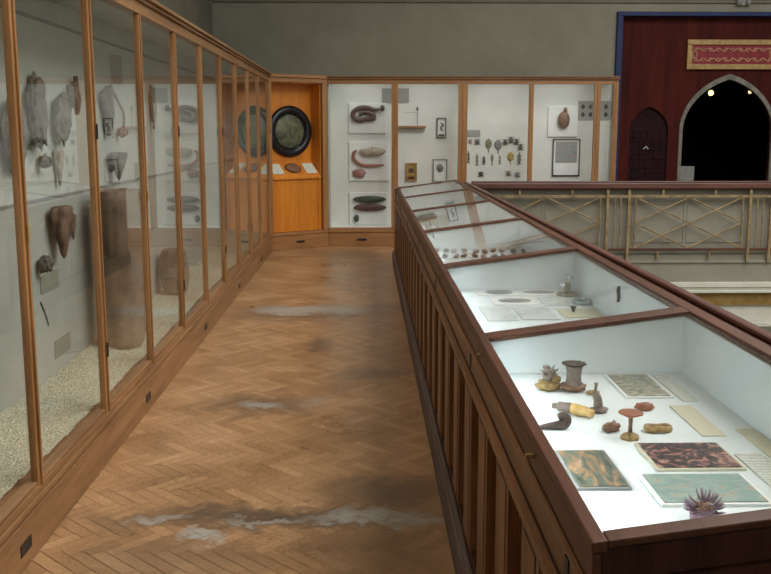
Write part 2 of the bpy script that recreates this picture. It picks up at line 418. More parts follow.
# edge of the cross gallery towards the well: fascia, white cornice, ochre frieze, cove
struct(boxes('trim_2', [(1.21, 9.0, 11.50, 11.6, -0.24, 0.10), (1.21, 9.0, 11.48, 11.5, 0.0, 0.03)], 'balpanel', bevel=0.003))
struct(boxes('trim_3', [(1.21, 9.0, 11.44, 11.6, -0.30, -0.24), (1.21, 9.0, 11.40, 11.6, -0.365, -0.335), (1.21, 9.0, 11.46, 11.6, -0.335, -0.30)], 'cornice', bevel=0.005))
struct(boxes('trim_4', [(1.21, 9.0, 11.47, 11.6, -0.53, -0.365)], 'ochre'))
struct(boxes('trim_5', [(1.21, 9.0, 11.50, 11.6, -0.75, -0.53), (1.21, 9.0, 11.45, 11.6, -0.80, -0.75)], 'cornice', bevel=0.004))
struct(boxes('wall_lower', [(1.21, 9.0, 11.6, 11.8, -4.5, -0.25), (1.0, 1.21, -1.5, 11.8, -4.5, -0.25)], 'white_wall'))

# ------------------------------------------------------------ portal on the far wall
CX = 5.28
portal = thing('arched_portal', 'wall-high dark red boarded portal in a blue frame with a tall pointed archway', 'portal', (0, 0, 0))
fr = bmesh.new()
box(fr, PX0, PX0 + 0.085, YW - 0.06, YW + 0.12, 0, PZ - 0.06); box(fr, PX1 - 0.085, PX1, YW - 0.06, YW + 0.12, 0, PZ - 0.06)
box(fr, PX0, PX1, YW - 0.06, YW + 0.12, PZ - 0.06, PZ)
link('frame', fr, 'blue', portal, 0.006)
big = arch_pts(CX, 0.655, 0.02, 1.62, 2.345)
nl = arch_pts(4.14, 0.285, 0.3, 1.60, 1.955); nr = arch_pts(2 * CX - 4.14, 0.285, 0.3, 1.60, 1.955)
pn = extrude2d([(PX0 + 0.085, 0.0), (PX1 - 0.085, 0.0), (PX1 - 0.085, PZ - 0.06), (PX0 + 0.085, PZ - 0.06)], [big, nl, nr], YW + 0.09, YW + 0.15)
link('boarding', pn, 'portal', portal)
o2 = arch_pts(CX, 0.705, 0.0, 1.63, 2.42)
link('arch_moulding', extrude2d(o2, [big], YW + 0.05, YW + 0.12), 'stone', portal, 0.006)
for cx, pts in ((4.14, nl), (2 * CX - 4.14, nr)):
    nb = extrude2d(pts, [], YW + 0.14, YW + 0.16)
    # raised lattice carving inside the blind arch
    for k in range(9):
        z = 0.42 + 0.13 * k
        box(nb, cx - 0.24, cx + 0.24, YW + 0.125, YW + 0.142, z, z + 0.02)
    for k in range(5):
        x = cx - 0.2 + 0.1 * k - 0.01
        box(nb, x, x + 0.02, YW + 0.128, YW + 0.142, 0.35, 1.62)
    p = link('blind_arch', nb, 'niche', portal)
link('handle', tube([(4.085, YW + 0.13, 1.345), (4.115, YW + 0.10, 1.385), (4.15, YW + 0.13, 1.345)], 0.008), 'white_card', portal)
# hall seen through the archway, its darkness painted on the walls
struct(boxes('wall_hall', [(3.6, 3.7, YW + 0.15, 17.0, 0, 3.6), (6.9, 7.0, YW + 0.15, 17.0, 0, 3.6), (3.6, 7.0, 16.9, 17.0, 0, 3.6), (3.6, 7.0, YW + 0.15, 17.0, 3.5, 3.6)], 'void'))
struct(boxes('floor', [(3.7, 6.9, YW + 0.15, 16.9, -0.004, 0.004)], 'void'))
for (x, z, r, mt, w) in ((5.407, 2.195, 0.042, 'lamp', 'larger brighter'), (6.02, 2.21, 0.026, 'lamp2', 'smaller fainter')):
    t = thing('pendant_lamp', f'{w} warm globe lamp glowing in the dark hall behind the archway', 'lamp', (x, 15.0, z))
    link('globe', blob(r, r, r, amp=0, sub=3), mt, t, smooth=True)
    link('cord', tube([(0, 0, r), (0, 0, 3.5 - z)], 0.005, 6), 'black', t)
t = thing('notice_stand', 'small grey upright notice board standing at the left jamb of the archway', 'stand', (4.86, 14.35, 0))
boxes('board', [(-0.12, 0.12, -0.01, 0.01, 0.72, 1.08)], 'grey_sheet', t, 0.004)
boxes('pole', [(-0.015, 0.015, 0.0, 0.03, 0.02, 0.75)], 'black', t)
boxes('foot', [(-0.14, 0.14, -0.12, 0.14, 0.004, 0.024)], 'black', t, 0.004)
# plaque over the arch
pq = thing('ornamental_plaque', 'crimson plaque with pale gilt scrollwork in a gold frame above the archway', 'plaque', (0, 0, 0))
a0, a1, z0, z1 = 4.635, 5.985, 2.485, 2.905
boxes('frame', [(a0, a1, YW + 0.04, YW + 0.09, z1 - 0.075, z1), (a0, a1, YW + 0.04, YW + 0.09, z0, z0 + 0.075), (a0, a0 + 0.075, YW + 0.04, YW + 0.09, z0 + 0.075, z1 - 0.075), (a1 - 0.075, a1, YW + 0.04, YW + 0.09, z0 + 0.075, z1 - 0.075)], 'gold', pq, 0.008)
boxes('field', [(a0 + 0.075, a1 - 0.075, YW + 0.065, YW + 0.09, z0 + 0.075, z1 - 0.075)], 'red', pq)
sm = bmesh.new()
for row, (zc, sg) in enumerate(((2.765, 1), (2.625, -1))):
    pts = [(a0 + 0.13 + 0.018 * i, YW + 0.06, zc + 0.022 * math.sin(i * 0.78) * sg) for i in range(62)]
    tube(pts, 0.0055, 6, sm)
    for i in range(0, 62, 6):
        x = a0 + 0.13 + 0.018 * i
        tube([(x + 0.024 * math.cos(a), YW + 0.06, zc + 0.022 * math.sin(a)) for a in [k * PI / 5 for k in range(9)]], 0.0045, 6, sm)
for x in (a0 + 0.115, a1 - 0.115):
    tube([(x + 0.03 * math.cos(a), YW + 0.06, 2.695 + 0.05 * math.sin(a)) for a in [k * PI / 6 for k in range(13)]], 0.005, 6, sm)
link('scrollwork', sm, 'script', pq)
# fitting on the picture rail
t = thing('wall_fitting', 'small pale double wall fitting high on the wall above the plaque', 'fitting', (5.37, YW - 0.03, 3.42))
link('backplate', lathe([(0.0, 0), (0.05, 0.0), (0.05, 0.02), (0.0, 0.02)], 16), 'grey_sheet', t).rotation_euler = (PI / 2, 0, 0)
for dx in (-0.07, 0.07):
    link('spot_head', lathe([(0.02, 0), (0.035, 0.03), (0.035, 0.07), (0.0, 0.07)], 14, c=(dx, -0.035, -0.05)), 'grey_sheet', t)

# ------------------------------------------------------------ balustrades
def balustrade(name, label, length, loc, rz, x_first, hw=0.07):
    """runs along local +x, bars on local -y side"""
    t = thing(name, label, 'balustrade', loc, rz)
    boxes('handrail', [(0, length, -hw, hw, 0.915, 0.985), (0, length, -hw + 0.010, hw - 0.010, 0.985, 1.005), (0, length, -0.03, 0.03, 0.895, 0.915)], 'handrail', t, 0.01)
    pl = [(0, length, 0.03, 0.06, 0.0, 0.90)]
    boxes('backing_panel', pl, 'balpanel', t)
    boxes('top_bar', [(0, length, -0.055, -0.025, 0.805, 0.835)], 'ironwork', t, 0.003)
    boxes('bottom_bar', [(0, length, -0.06, -0.015, 0.155, 0.185)], 'rim_x', t, 0.003)
    x = x_first
    th = lambda a, b, r, nm: link(nm, tube([a, b], r, 8), 'ironwork', t)
    while x < length - 0.05:
        for dx in (0.0, 0.262):
            if 0.0 < x + dx < length: boxes('post', [(x + dx - 0.017, x + dx + 0.017, -0.065, -0.03, 0.02, 0.90)], 'ironwork', t, 0.003)
        for dx in (0.095, 0.165):
            if 0.0 < x + dx < length: th((x + dx, -0.04, 0.17), (x + dx, -0.04, 0.82), 0.008, 'bar')
        a, b = x + 0.262 + 0.085, x + 1.75 - 0.085; m = (a + b) / 2; zt, zb = 0.81, 0.185; zm = (zt + zb) / 2
        if a > 0 and b < length:
            segs = [((a, zt), (b, zb)), ((a, zb), (b, zt)), ((a, zm), (m, zt)), ((m, zt), (b, zm)), ((b, zm), (m, zb)), ((m, zb), (a, zm)), ((a, zb), (a, zt)), ((b, zb), (b, zt))]
            for i, ((p, q), (r_, s_)) in enumerate(segs):
                th((p, -0.040 - 0.004 * (i % 2), q), (r_, -0.040 - 0.004 * (i % 2), s_), 0.010, 'lattice_bar')
            for dx in (0.33, 0.97):
                boxes('spacer', [(a + dx - 0.012, a + dx + 0.012, -0.055, -0.03, 0.83, 0.90)], 'ironwork', t)
                boxes('spacer', [(a + dx - 0.05, a + dx - 0.026, -0.055, -0.03, 0.06, 0.158)], 'ironwork', t)
            bm = bmesh.new()
            for (u0, u1) in ((a - 0.02, a + 0.63), (a + 0.66, b + 0.03)):
                for v in (0.25, 0.72): box(bm, u0, u1, 0.022, 0.031, v, v + 0.012)
                for u in (u0, u1 - 0.012): box(bm, u, u + 0.012, 0.022, 0.031, 0.262, 0.72)
            link('panel_moulding', bm, 'balpanel', t)
        x += 1.75
    return t
balustrade('balustrade', 'mahogany-topped balustrade with crossed gilt bars along the far gallery edge', 7.7, (1.28, 11.5, 0), 0.0, 0.0 - 0.095)
balustrade('balustrade', 'mahogany-topped balustrade running behind the long glass-topped case', 12.3, (1.200, 11.425, 0), -PI / 2, 0.3, 0.032)

# ------------------------------------------------------------ long wall cabinet on the left
XG = -1.28
lc = thing('wall_cabinet', 'long glazed oak wall cabinet lining the left of the corridor', 'cabinet', (XG, 2.0, 0))
OX, OY = XG, 2.0
def lboxes(name, lst, mat, bevel=0.0, parent=None):
    return boxes(name, [(a - OX, b - OX, c - OY, d - OY, e, f) for a, b, c, d, e, f in lst], mat, parent or lc, bevel)
Y0, Y1 = 1.6, 12.72
lboxes('plinth', [(-2.15, -1.265, Y0, Y1, 0.0, 0.175), (-2.15, -1.272, Y0, Y1, 0.175, 0.19)], 'oak_h', 0.004)
lboxes('sill', [(-1.76, -1.262, Y0, Y1, 0.192, 0.215), (-1.76, -1.270, Y0, Y1, 0.215, 0.245), (-1.325, -1.275, Y0, Y1, 0.245, 0.262)], 'oak_h', 0.005)
lboxes('cornice', [(-1.34, -1.265, Y0, Y1, 2.25, 2.315), (-1.36, -1.245, Y0, Y1, 2.317, 2.335), (-1.38, -1.225, Y0, Y1, 2.337, 2.357)], 'oak_h', 0.004)
lboxes('top_board', [(-2.15, -1.38, Y0, Y1, 2.325, 2.355)], 'white_board')
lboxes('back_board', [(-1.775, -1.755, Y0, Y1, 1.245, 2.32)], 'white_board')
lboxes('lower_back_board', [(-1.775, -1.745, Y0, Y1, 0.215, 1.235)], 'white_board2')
lboxes('board_rail', [(-1.755, -1.742, Y0, Y1, 2.185, 2.20), (-1.755, -1.735, Y0, Y1, 1.236, 1.246)], 'grey_sheet')
lboxes('end_board', [(-1.76, -1.30, Y1 - 0.02, Y1, 0.25, 2.32)], 'white_board')
lboxes('end_board', [(-1.76, -1.30, Y0, Y0 + 0.02, 0.25, 2.32)], 'white_board')
posts = [2.58, 3.55, 4.53] + [2.53 + 0.995 * k for k in range(3, 11)]
for k, y in enumerate(posts):
    w = (0.036 if k == 2 else 0.028) if k % 2 == 0 else (0.032 if k == 1 else 0.023)
    if k == 0: continue
    if k == 10: y, w = 12.68, 0.03
    lst = [(-1.300, -1.272, y - w, y - 0.002, 0.24, 2.25), (-1.300, -1.272, y + 0.002, y + w, 0.24, 2.25), (-1.298, -1.277, y - 0.002, y + 0.002, 0.24, 2.25), (-1.272, -1.264, y - 0.007, y + 0.007, 0.24, 2.25)]
    p = lboxes('door_stile', lst, 'oak_v', 0.003)
    if k % 2 == 0:
        for z in (0.55, 1.60): lboxes('hinge', [(-1.264, -1.260, y - 0.010, y + 0.010, z - 0.035, z + 0.035)], 'black')
    else:
        lboxes('lock_plate', [(-1.264, -1.259, y - 0.010, y + 0.010, 1.20, 1.26)], 'brass', 0.002)
yy = [Y0 + 0.02] + posts[:-1] + [12.68]
for a, b in zip(yy, yy[1:]):
    lboxes('glass_pane', [(-1.290, -1.286, a + 0.012, b - 0.012, 0.25, 2.26)], 'glass')
for y in (3.33, 5.33, 7.33, 9.33, 11.33):
    lboxes('vent_slot', [(-1.268, -1.262, y - 0.055, y + 0.055, 0.06, 0.105)], 'black')
# gravel bed
bm = bmesh.new(); ny, nx = 260, 14; g = []
for j in range(ny + 1):
    y = Y0 + 0.03 + (Y1 - Y0 - 0.06) * j / ny; row = []
    for i in range(nx + 1):
        x = -1.742 + (0.40) * i / nx
        h = 0.262 + 0.028 * noise.noise(Vector((x * 4, y * 1.3, 0))) + 0.012 * noise.noise(Vector((x * 40, y * 40, 3))) + 0.03 * max(0, (-1.5 - x)) 
        row.append(bm.verts.new((x - OX, y - OY, max(h, 0.25))))
    g.append(row)
for j in range(ny):
    for i in range(nx): bm.faces.new((g[j][i], g[j][i + 1], g[j + 1][i + 1], g[j + 1][i]))
gv = link('gravel_bed', bm, 'gravel', lc, smooth=True); gv['kind'] = 'stuff'

# ---- specimens hung on the back board of the left cabinet (facing +x)
def side_sponge(name, label, y, zt, zb, w, mat, seed, shape='oval', cat='specimen', lean=0.0):
    """hung on the board; built about its centre, thickness along x"""
    h = zt - zb; bm = bmesh.new()
    if shape == 'oval':
        blob(0.035, w / 2, h / 2, (0, 0, 0), 0.30, 2.2, seed, 4, bm)
    elif shape == 'fingers':
        for k in range(4):
            yy_ = (k - 1.5) * w * 0.22; top = h / 2 * (0.7 + 0.3 * ((k * 37 + seed) % 5) / 4)
            tube(smooth_path([(0.0, 0, -h / 2), (0.01, yy_ * 0.5, -h * 0.15), (0.0, yy_, h * 0.15), (0.0, yy_ * 1.5, top)]), [max(0.006, w * 0.10 * (1.2 - 0.4 * abs(j - 9) / 9)) for j in range(19)], 9, bm)
        blob(0.03, w * 0.32, h * 0.22, (0, 0, -h * 0.1), 0.3, 2, seed, 2, bm)
    elif shape == 'cone':
        n = 14; pr = [(0.006 + (w / 2 - 0.006) * (k / n) ** 0.75 * (1 - 0.25 * (k / n) ** 6), -h / 2 + h * k / n) for k in range(n + 1)]
        lathe(pr, 24, 0.16, 5, seed, bm, bumps=0.32)
        for v in bm.verts: v.co.x *= 0.45
    if lean: bmesh.ops.transform(bm, matrix=Matrix.Rotation(lean, 4, 'X'), verts=bm.verts)
    mx = min(v.co.x for v in bm.verts)
    xb = -1.755 if (zt + zb) / 2 > 1.24 else -1.745
    o = link(name, bm, mat, None, smooth=True, loc=(xb - mx, y, (zt + zb) / 2))
    return tag(o, label, cat)
side_sponge('dried_sponge', 'large ragged grey sponge on the upper board just right of the nearest cabinet post', 5.06, 1.87, 1.52, 0.22, 'sponge_grey', 1, 'oval')
side_sponge('dried_sponge', 'slim pointed grey-brown sponge with a spiked tip, upper board of the first full pane', 5.46, 1.80, 1.545, 0.20, 'sponge_grey', 2, 'oval', lean=0.05)
side_sponge('dried_sponge', 'forked grey branching sponge at the top right of the first full pane', 5.73, 1.90, 1.70, 0.17, 'sponge_grey', 3, 'fingers', lean=0.35)
side_sponge('dried_sponge', 'small dark round sponge low on the upper board beside the nearest post', 5.13, 1.475, 1.41, 0.075, 'sponge_grey', 4, 'oval')
side_sponge('dried_sponge', 'thin pale tapering sponge just above the ledge in the first full pane', 5.41, 1.50, 1.30, 0.12, 'pale_spec', 5, 'cone')
side_sponge('dried_sponge', 'long brown cone-shaped sponge hanging point down below the ledge', 5.27, 1.19, 0.90, 0.26, 'sponge_brown', 6, 'cone')
side_sponge('dried_sponge', 'small knobbly reddish-brown sponge beside the long brown cone', 5.59, 1.12, 0.97, 0.09, 'sponge_brown', 7, 'cone')
side_sponge('dried_sponge', 'little grey lump sponge under the ledge close to the nearest post', 5.01, 0.95, 0.86, 0.08, 'sponge_grey', 8, 'oval')
side_sponge('dried_sponge', 'broad grey frilled sponge half hidden behind the nearest cabinet post', 4.72, 1.75, 1.40, 0.25, 'sponge_grey', 9, 'oval')
side_sponge('dried_sponge', 'tall grey sponge at the top left of the second full pane', 6.46, 1.90, 1.58, 0.24, 'sponge_grey', 10, 'fingers')
side_sponge('dried_sponge', 'fat grey cone-shaped sponge just above the ledge in the second full pane', 6.57, 1.46, 1.27, 0.25, 'sponge_grey', 11, 'cone')
side_sponge('dried_sponge', 'tiny dark red sponge at the right of the second full pane', 6.78, 1.63, 1.56, 0.07, 'red_spec', 12, 'oval')
side_sponge('dried_sponge', 'narrow dark sponge near the top of the third full pane', 7.86, 1.98, 1.62, 0.12, 'sponge_brown', 13, 'fingers')
# looped gorgonian stem
o = link('looped_sea_whip', tube(smooth_path([(0.012, -0.18, 0.15), (0.012, -0.02, 0.06), (0.012, 0.14, -0.03), (0.012, 0.12, -0.13), (0.012, 0.02, -0.17)]), 0.009, 8), 'sponge_brown', None, smooth=True, loc=(-1.755 + 0.009, 6.78, 1.76))
tag(o, 'thin brown looping sea whip beside the tall grey sponge in the second full pane', 'specimen')
def side_label(y, z, w, h, label, mat='label_side', lean=0.0):
    bm = bmesh.new(); box(bm, 0, 0.004, -w / 2, w / 2, -h / 2, h / 2)
    o = link('paper_label', bm, mat, None, loc=((-1.755 if z > 1.24 else -1.745), y, z)); o.rotation_euler = (lean, 0, 0)
    return tag(o, label, 'label')
side_label(5.18, 0.785, 0.30, 0.10, 'faded grey-green printed label under the little grey lump sponge', lean=0.0)
side_label(5.34, 0.39, 0.28, 0.10, 'faded grey-green printed label lowest on the board, near the gravel')
side_label(6.85, 2.03, 0.30, 0.20, 'large dull grey label at the top of the second full pane', 'label_grey')
o = link('sponge_spicule', tube(smooth_path([(0, -0.07, 0.08), (0.0, -0.01, 0.01), (0, 0.04, -0.07)]), [0.004] * 12 + [0.002], 6), 'sponge_grey', None, loc=(-1.741, 5.08, 0.62))
tag(o, 'slender curved dark spicule on the lower board between the two low labels', 'specimen')
# standing barrel sponges on the gravel
def barrel(label, x, y, z, prof, seed):
    o = link('barrel_sponge', lathe(prof, 40, 0.06, 7, seed, bumps=0.16), 'barrel', None, smooth=True, loc=(x, y, z))
    return tag(o, label, 'sponge')
barrel('tall brown column-like barrel sponge standing on the gravel in the second full pane', -1.535, 5.91, 0.255,
       [(0.095, 0), (0.120, 0.02), (0.128, 0.10), (0.126, 0.2), (0.132, 0.35), (0.142, 0.5), (0.150, 0.65), (0.160, 0.8), (0.165, 0.92), (0.155, 0.98), (0.13, 0.99), (0.11, 0.90), (0.09, 0.7)], 1.0)
barrel('squat rounded brown barrel sponge standing on the gravel beyond the tall one', -1.60, 7.85, 0.25,
       [(0.05, 0), (0.095, 0.02), (0.115, 0.12), (0.118, 0.22), (0.11, 0.32), (0.085, 0.38), (0.06, 0.39), (0.04, 0.32)], 3.0)

# ------------------------------------------------------------ corner niche
ang = math.atan2(0.55, 0.76)
cn = thing('corner_display_niche', 'orange veneered corner display niche set diagonally at the end of the corridor', 'display case', (-1.285, 12.735, 0), ang)
W = 0.935
boxes('base', [(0.0, W, 0.0, 0.30, 0.0, 0.235), (0.0, W, -0.012, 0.30, 0.20, 0.222)], 'oak_x', cn, 0.004)
boxes('drawer_pull', [(W / 2 - 0.065, W / 2 + 0.065, -0.012, 0.0, 0.09, 0.115)], 'black', cn, 0.003)
boxes('stile', [(0.0, 0.045, -0.005, 0.045, 0.237, 2.25)], 'oak_v', cn, 0.003)
boxes('stile', [(W - 0.085, W, -0.005, 0.045, 0.237, 2.25)], 'oak_v', cn, 0.003)
boxes('cornice', [(0.0, W, -0.005, 0.30, 2.25, 2.31), (-0.01, W + 0.02, -0.03, 0.30, 2.312, 2.354)], 'oak_x', cn, 0.004)
boxes('lining', [(0.047, W - 0.087, 0.27, 0.29, 0.237, 2.248), (0.047, 0.06, 0.047, 0.27, 0.237, 2.248), (W - 0.10, W - 0.087, 0.047, 0.27, 0.237, 2.248), (0.06, W - 0.10, 0.05, 0.27, 2.235, 2.248)], 'orange', cn)
boxes('lower_panel', [(0.062, W - 0.102, 0.05, 0.065, 0.24, 0.95), (0.062, 0.10, 0.04, 0.05, 0.24, 0.95), (W - 0.14, W - 0.102, 0.04, 0.05, 0.24, 0.95)], 'orange', cn, 0.002)
bm = bmesh.new()
vs = [bm.verts.new((x, y, z)) for x in (0.062, W - 0.102) for y, z in ((0.02, 0.955), (0.02, 0.985), (0.268, 1.20), (0.268, 0.955))]
for f in ((0, 1, 2, 3), (7, 6, 5, 4), (0, 4, 5, 1), (1, 5, 6, 2), (2, 6, 7, 3), (3, 7, 4, 0)): bm.faces.new([vs[i] for i in f])
link('reading_slope', bm, 'orange', cn, 0.003)
def niche_loc(x, y, z): 
    return cn.matrix_basis @ Vector((x, y, z))
RN = Matrix.Rotation(ang, 4, 'Z')
sa = math.atan2(0.215, 0.248)
def on_slope(name, bm, mat, u, v, label, cat, smooth=False):
    """u along slope width, v 0..1 up the slope"""
    p = cn.matrix_basis @ Vector((u, 0.02 + 0.248 * v, 0.9865 + 0.215 * v))
    o = link(name, bm, mat, None, smooth=smooth); o.location = p; o.rotation_euler = (sa, 0, ang)
    return tag(o, label, cat)
cn.matrix_basis = Matrix.Translation((-1.285, 12.735, 0)) @ RN
for u, lb in ((0.19, 'white card on the left of the orange reading slope'), (0.72, 'white card on the right of the orange reading slope')):
    bm = bmesh.new(); box(bm, -0.085, 0.085, -0.10, 0.10, 0, 0.004)
    on_slope('printed_card', bm, 'label_paper', u, 0.5, lb, 'card')
on_slope('fossil_specimen', blob(0.12, 0.09, 0.03, (0, 0, 0.015), 0.12, 2, 5, 3), 'm_brown', 0.45, 0.5, 'brown domed oval specimen between two white cards on the orange slope', 'specimen', True)
p = niche_loc(0.475, 0.245, 1.60)
rr = thing('round_relief', 'round dark green relief in a thick black circular frame on the orange niche wall', 'relief', p, ang)
f = lathe([(0.24, -0.01), (0.345, -0.01), (0.35, 0.02), (0.325, 0.045), (0.28, 0.05), (0.245, 0.03), (0.24, 0.0)], 64)
o = link('frame', f, 'frameblk', rr, smooth=True); o.rotation_euler = (PI / 2, 0, 0); o.location = (0, 0.015, 0)
pr = [(0.241, 0.0), (0.22, 0.012), (0.17, 0.028), (0.10, 0.038), (0.04, 0.041), (0.002, 0.042)]
o = link('relief_disc', lathe(pr, 48, bumps=0.03), 'relief', rr, smooth=True); o.rotation_euler = (PI / 2, 0, 0); o.location = (0, 0.015, 0)

# ------------------------------------------------------------ far wall cabinet
FX0, FX1 = -0.525, 3.50
fc = thing('wall_cabinet', 'white-backed glazed oak cabinet across the far end wall', 'cabinet', (FX0, 13.28, 0))
def fboxes(name, lst, mat, bevel=0.0, parent=None):
    return boxes(name, [(a - FX0, b - FX0, c - 13.28, d - 13.28, e, f) for a, b, c, d, e, f in lst], mat, parent or fc, bevel)
fboxes('base', [(FX0, FX1, 13.28, 13.83, 0.0, 0.20), (FX0, FX1, 13.265, 13.83, 0.2, 0.235), (FX0, FX1, 13.29, 13.34, 0.235, 0.262)], 'oak_x', 0.004)
fboxes('cornice', [(FX0, FX1, 13.28, 13.34, 2.245, 2.305), (FX0 - 0.02, FX1 + 0.004, 13.25, 13.36, 2.307, 2.327)], 'oak_x', 0.004)
fboxes('top_board', [(FX0, FX1 + 0.004, 13.23, 13.84, 2.329, 2.352)], 'case_h', 0.004)
fboxes('back_board', [(FX0, FX1, 13.72, 13.74, 0.235, 2.327)], 'far_board')
fboxes('inner_floor', [(FX0, FX1, 13.34, 13.72, 0.236, 0.256)], 'white_card')
fboxes('end_board', [(FX0, FX0 + 0.02, 13.34, 13.72, 0.26, 2.327)], 'white_board')
fp = [(-0.525, -0.505), (0.356, 0.447), (1.283, 1.408), (2.261, 2.324), (3.171, 3.256), (3.43, 3.50)]
for a, b in fp:
    if b - a < 0.03: continue
    m = (a + b) / 2
    fboxes('door_stile', [(a, m - 0.002, 13.275, 13.335, 0.262, 2.245), (m + 0.002, b, 13.275, 13.335, 0.262, 2.245), (m - 0.002, m + 0.002, 13.28, 13.33, 0.262, 2.245), (m - 0.010, m + 0.010, 13.267, 13.275, 0.262, 2.245)], 'oak_v', 0.003)
fboxes('end_stile', [(3.455, 3.50, 13.80, 13.83, 0.236, 2.327)], 'oak_v')
for (a, b), (c, d) in zip(fp, fp[1:]):
    fboxes('glass_pane', [(b - 0.005, c + 0.005, 13.302, 13.306, 0.258, 2.25)], 'glass')
fboxes('side_glass_pane', [(3.485, 3.489, 13.335, 13.80, 0.258, 2.327)], 'glass')
for x in (-0.06, 0.86, 1.85, 2.75): fboxes('drawer_pull', [(x - 0.07, x + 0.07, 13.268, 13.28, 0.085, 0.11)], 'black', 0.003)

YB = 13.72
def hung(name, bm, mat, x, z, label, cat, smooth=True, y=YB):
    my = max(v.co.y for v in bm.verts)
    o = link(name, bm, mat, None, smooth=smooth, loc=(x, y - my, z))
    return tag(o, label, cat)
def hung_thing(name, x, z, label, cat): return thing(name, label, cat, (x, YB, z))
def board(x0, x1, z0, z1, label):
    t = hung_thing('specimen_board', (x0 + x1) / 2, (z0 + z1) / 2, label, 'board')
    w, h = (x1 - x0) / 2, (z1 - z0) / 2
    boxes('mount', [(-w, w, -0.03, 0, -h, h)], 'board', t, 0.004)
    return t
def tube_xz(path, r, seg=10, k=6, bm=None, tap=True):
    P = smooth_path([(x, -r, z) for x, z in path], k); n = len(P)
    R = [r * (min(1, 0.35 + 4 * min(j, n - 1 - j) / n) if tap else 1) for j in range(n)]
    return tube(P, R, seg, bm)
# bay 1: three boards, one above another
t = board(-0.24, 0.29, 1.575, 2.00, 'topmost white board with a dark maroon coiled worm model')
bm = tube_xz([(0.20, 0.085), (0.12, 0.07), (-0.05, 0.10), (-0.17, 0.06), (-0.20, -0.02), (-0.12, -0.08), (0.00, -0.06), (0.10, -0.02), (0.03, 0.03), (-0.08, 0.02), (-0.10, -0.03)], 0.034)
tube_xz([(0.13, -0.055), (0.02, -0.075), (-0.08, -0.065)], 0.026, bm=bm)
blob(0.035, 0.03, 0.045, (0.215, -0.035, 0.09), 0.1, 2, 4, 2, bm)
o = link('worm_model', bm, 'dark_spec', None, smooth=True, loc=(0.02, YB - 0.031, 1.835)); tag(o, 'glossy dark maroon coiled worm model on the topmost white board', 'model')
t = board(-0.24, 0.335, 0.90, 1.45, 'middle white board with a looped pink worm and a pale shell')
bm = tube_xz([(0.23, -0.125), (0.05, -0.135), (-0.10, -0.12), (-0.20, -0.04), (-0.20, 0.05), (-0.155, 0.085)], 0.024)
o = link('worm_model', bm, 'red_spec', None, smooth=True, loc=(0.03, YB - 0.031, 1.25)); tag(o, 'reddish looped worm model on the middle white board', 'model')
o = link('shell_model', blob(0.19, 0.035, 0.065, (0, 0, 0), 0.1, 2, 8, 3), 'pale_spec', None, smooth=True, loc=(0.09, YB - 0.072, 1.315)); tag(o, 'pale oval shell model above the reddish looped worm', 'model')
o = link('cluster_model', blob(0.09, 0.02, 0.065, (0, 0, 0), 0.2, 4, 9, 3), 'pink_spec', None, smooth=True, loc=(-0.10, YB - 0.056, 1.005)); tag(o, 'round speckled pinkish cluster at the lower left of the middle board', 'model')
t = board(-0.24, 0.33, 0.262, 0.73, 'lowest white board with two long ovals and a dark egg')
o = link('oval_model', blob(0.24, 0.03, 0.052, (0, 0, 0), 0.05, 2, 10, 3), 'green_spec', None, smooth=True, loc=(0.05, YB - 0.066, 0.635)); tag(o, 'long dark grey-green oval model, upper of the pair on the lowest board', 'model')
o = link('oval_model', blob(0.24, 0.03, 0.055, (0, 0, 0), 0.05, 2, 11, 3), 'dark_spec', None, smooth=True, loc=(0.05, YB - 0.066, 0.515)); tag(o, 'long maroon-pink oval model, lower of the pair on the lowest board', 'model')
o = link('egg_model', blob(0.04, 0.03, 0.055, (0, 0, 0), 0.02, 2, 12, 3), 'green_spec', None, smooth=True, loc=(-0.14, YB - 0.062, 0.36)); tag(o, 'small dark green egg at the bottom left of the lowest board', 'model')
def panel(name, x0, x1, z0, z1, mat, label, cat='label', th=0.008):
    o = boxes(name, [(-(x1 - x0) / 2, (x1 - x0) / 2, -th, 0, -(z1 - z0) / 2, (z1 - z0) / 2)], mat)
    o.location = ((x0 + x1) / 2, YB, (z0 + z1) / 2); return tag(o, label, cat)
panel('heading_label', 0.23, 0.615, 2.0, 2.205, 'label_grey', 'grey heading label straddling the first post of the far cabinet')
# bay 2
t = hung_thing('wall_shelf', 0.65, 1.65, 'little wooden shelf inside the second bay of the far cabinet', 'shelf')
boxes('shelf_board', [(-0.20, 0.205, -0.10, 0, 0.0, 0.03)], 'oak_x', t, 0.003)
boxes('bracket', [(-0.185, 0.19, -0.06, 0, -0.035, -0.001)], 'pale_spec', t)
t = thing('wire_stand_specimen', 'thin wire specimen stand with a small knob on the little wooden shelf', 'specimen', (0.735, YB - 0.06, 1.681))
link('rod', tube([(0, 0, 0.0), (0, 0, 0.22)], 0.004, 8), 'black', t)
link('knob', blob(0.018, 0.015, 0.03, (0, 0, 0.24), 0.1, 2, 3, 2), 'sponge_grey', t, smooth=True)
boxes('crosswire', [(-0.19, 0.0, -0.003, 0.003, 0.185, 0.189)], 'grey_sheet', t)
def framed(x0, x1, z0, z1, fmat, art, label, mount='white_card', fw=0.012, parts=None):
    t = hung_thing('framed_display', (x0 + x1) / 2, (z0 + z1) / 2, label, 'frame')
    w, h = (x1 - x0) / 2, (z1 - z0) / 2
    boxes('frame', [(-w, w, -0.03, 0, h - fw, h), (-w, w, -0.03, 0, -h, -h + fw), (-w, -w + fw, -0.03, 0, -h + fw, h - fw), (w - fw, w, -0.03, 0, -h + fw, h - fw)], fmat, t)
    boxes('mount', [(-w + fw, w - fw, -0.012, 0, -h + fw, h - fw)], mount, t)
    if art: art(t, w - fw, h - fw)
    return t
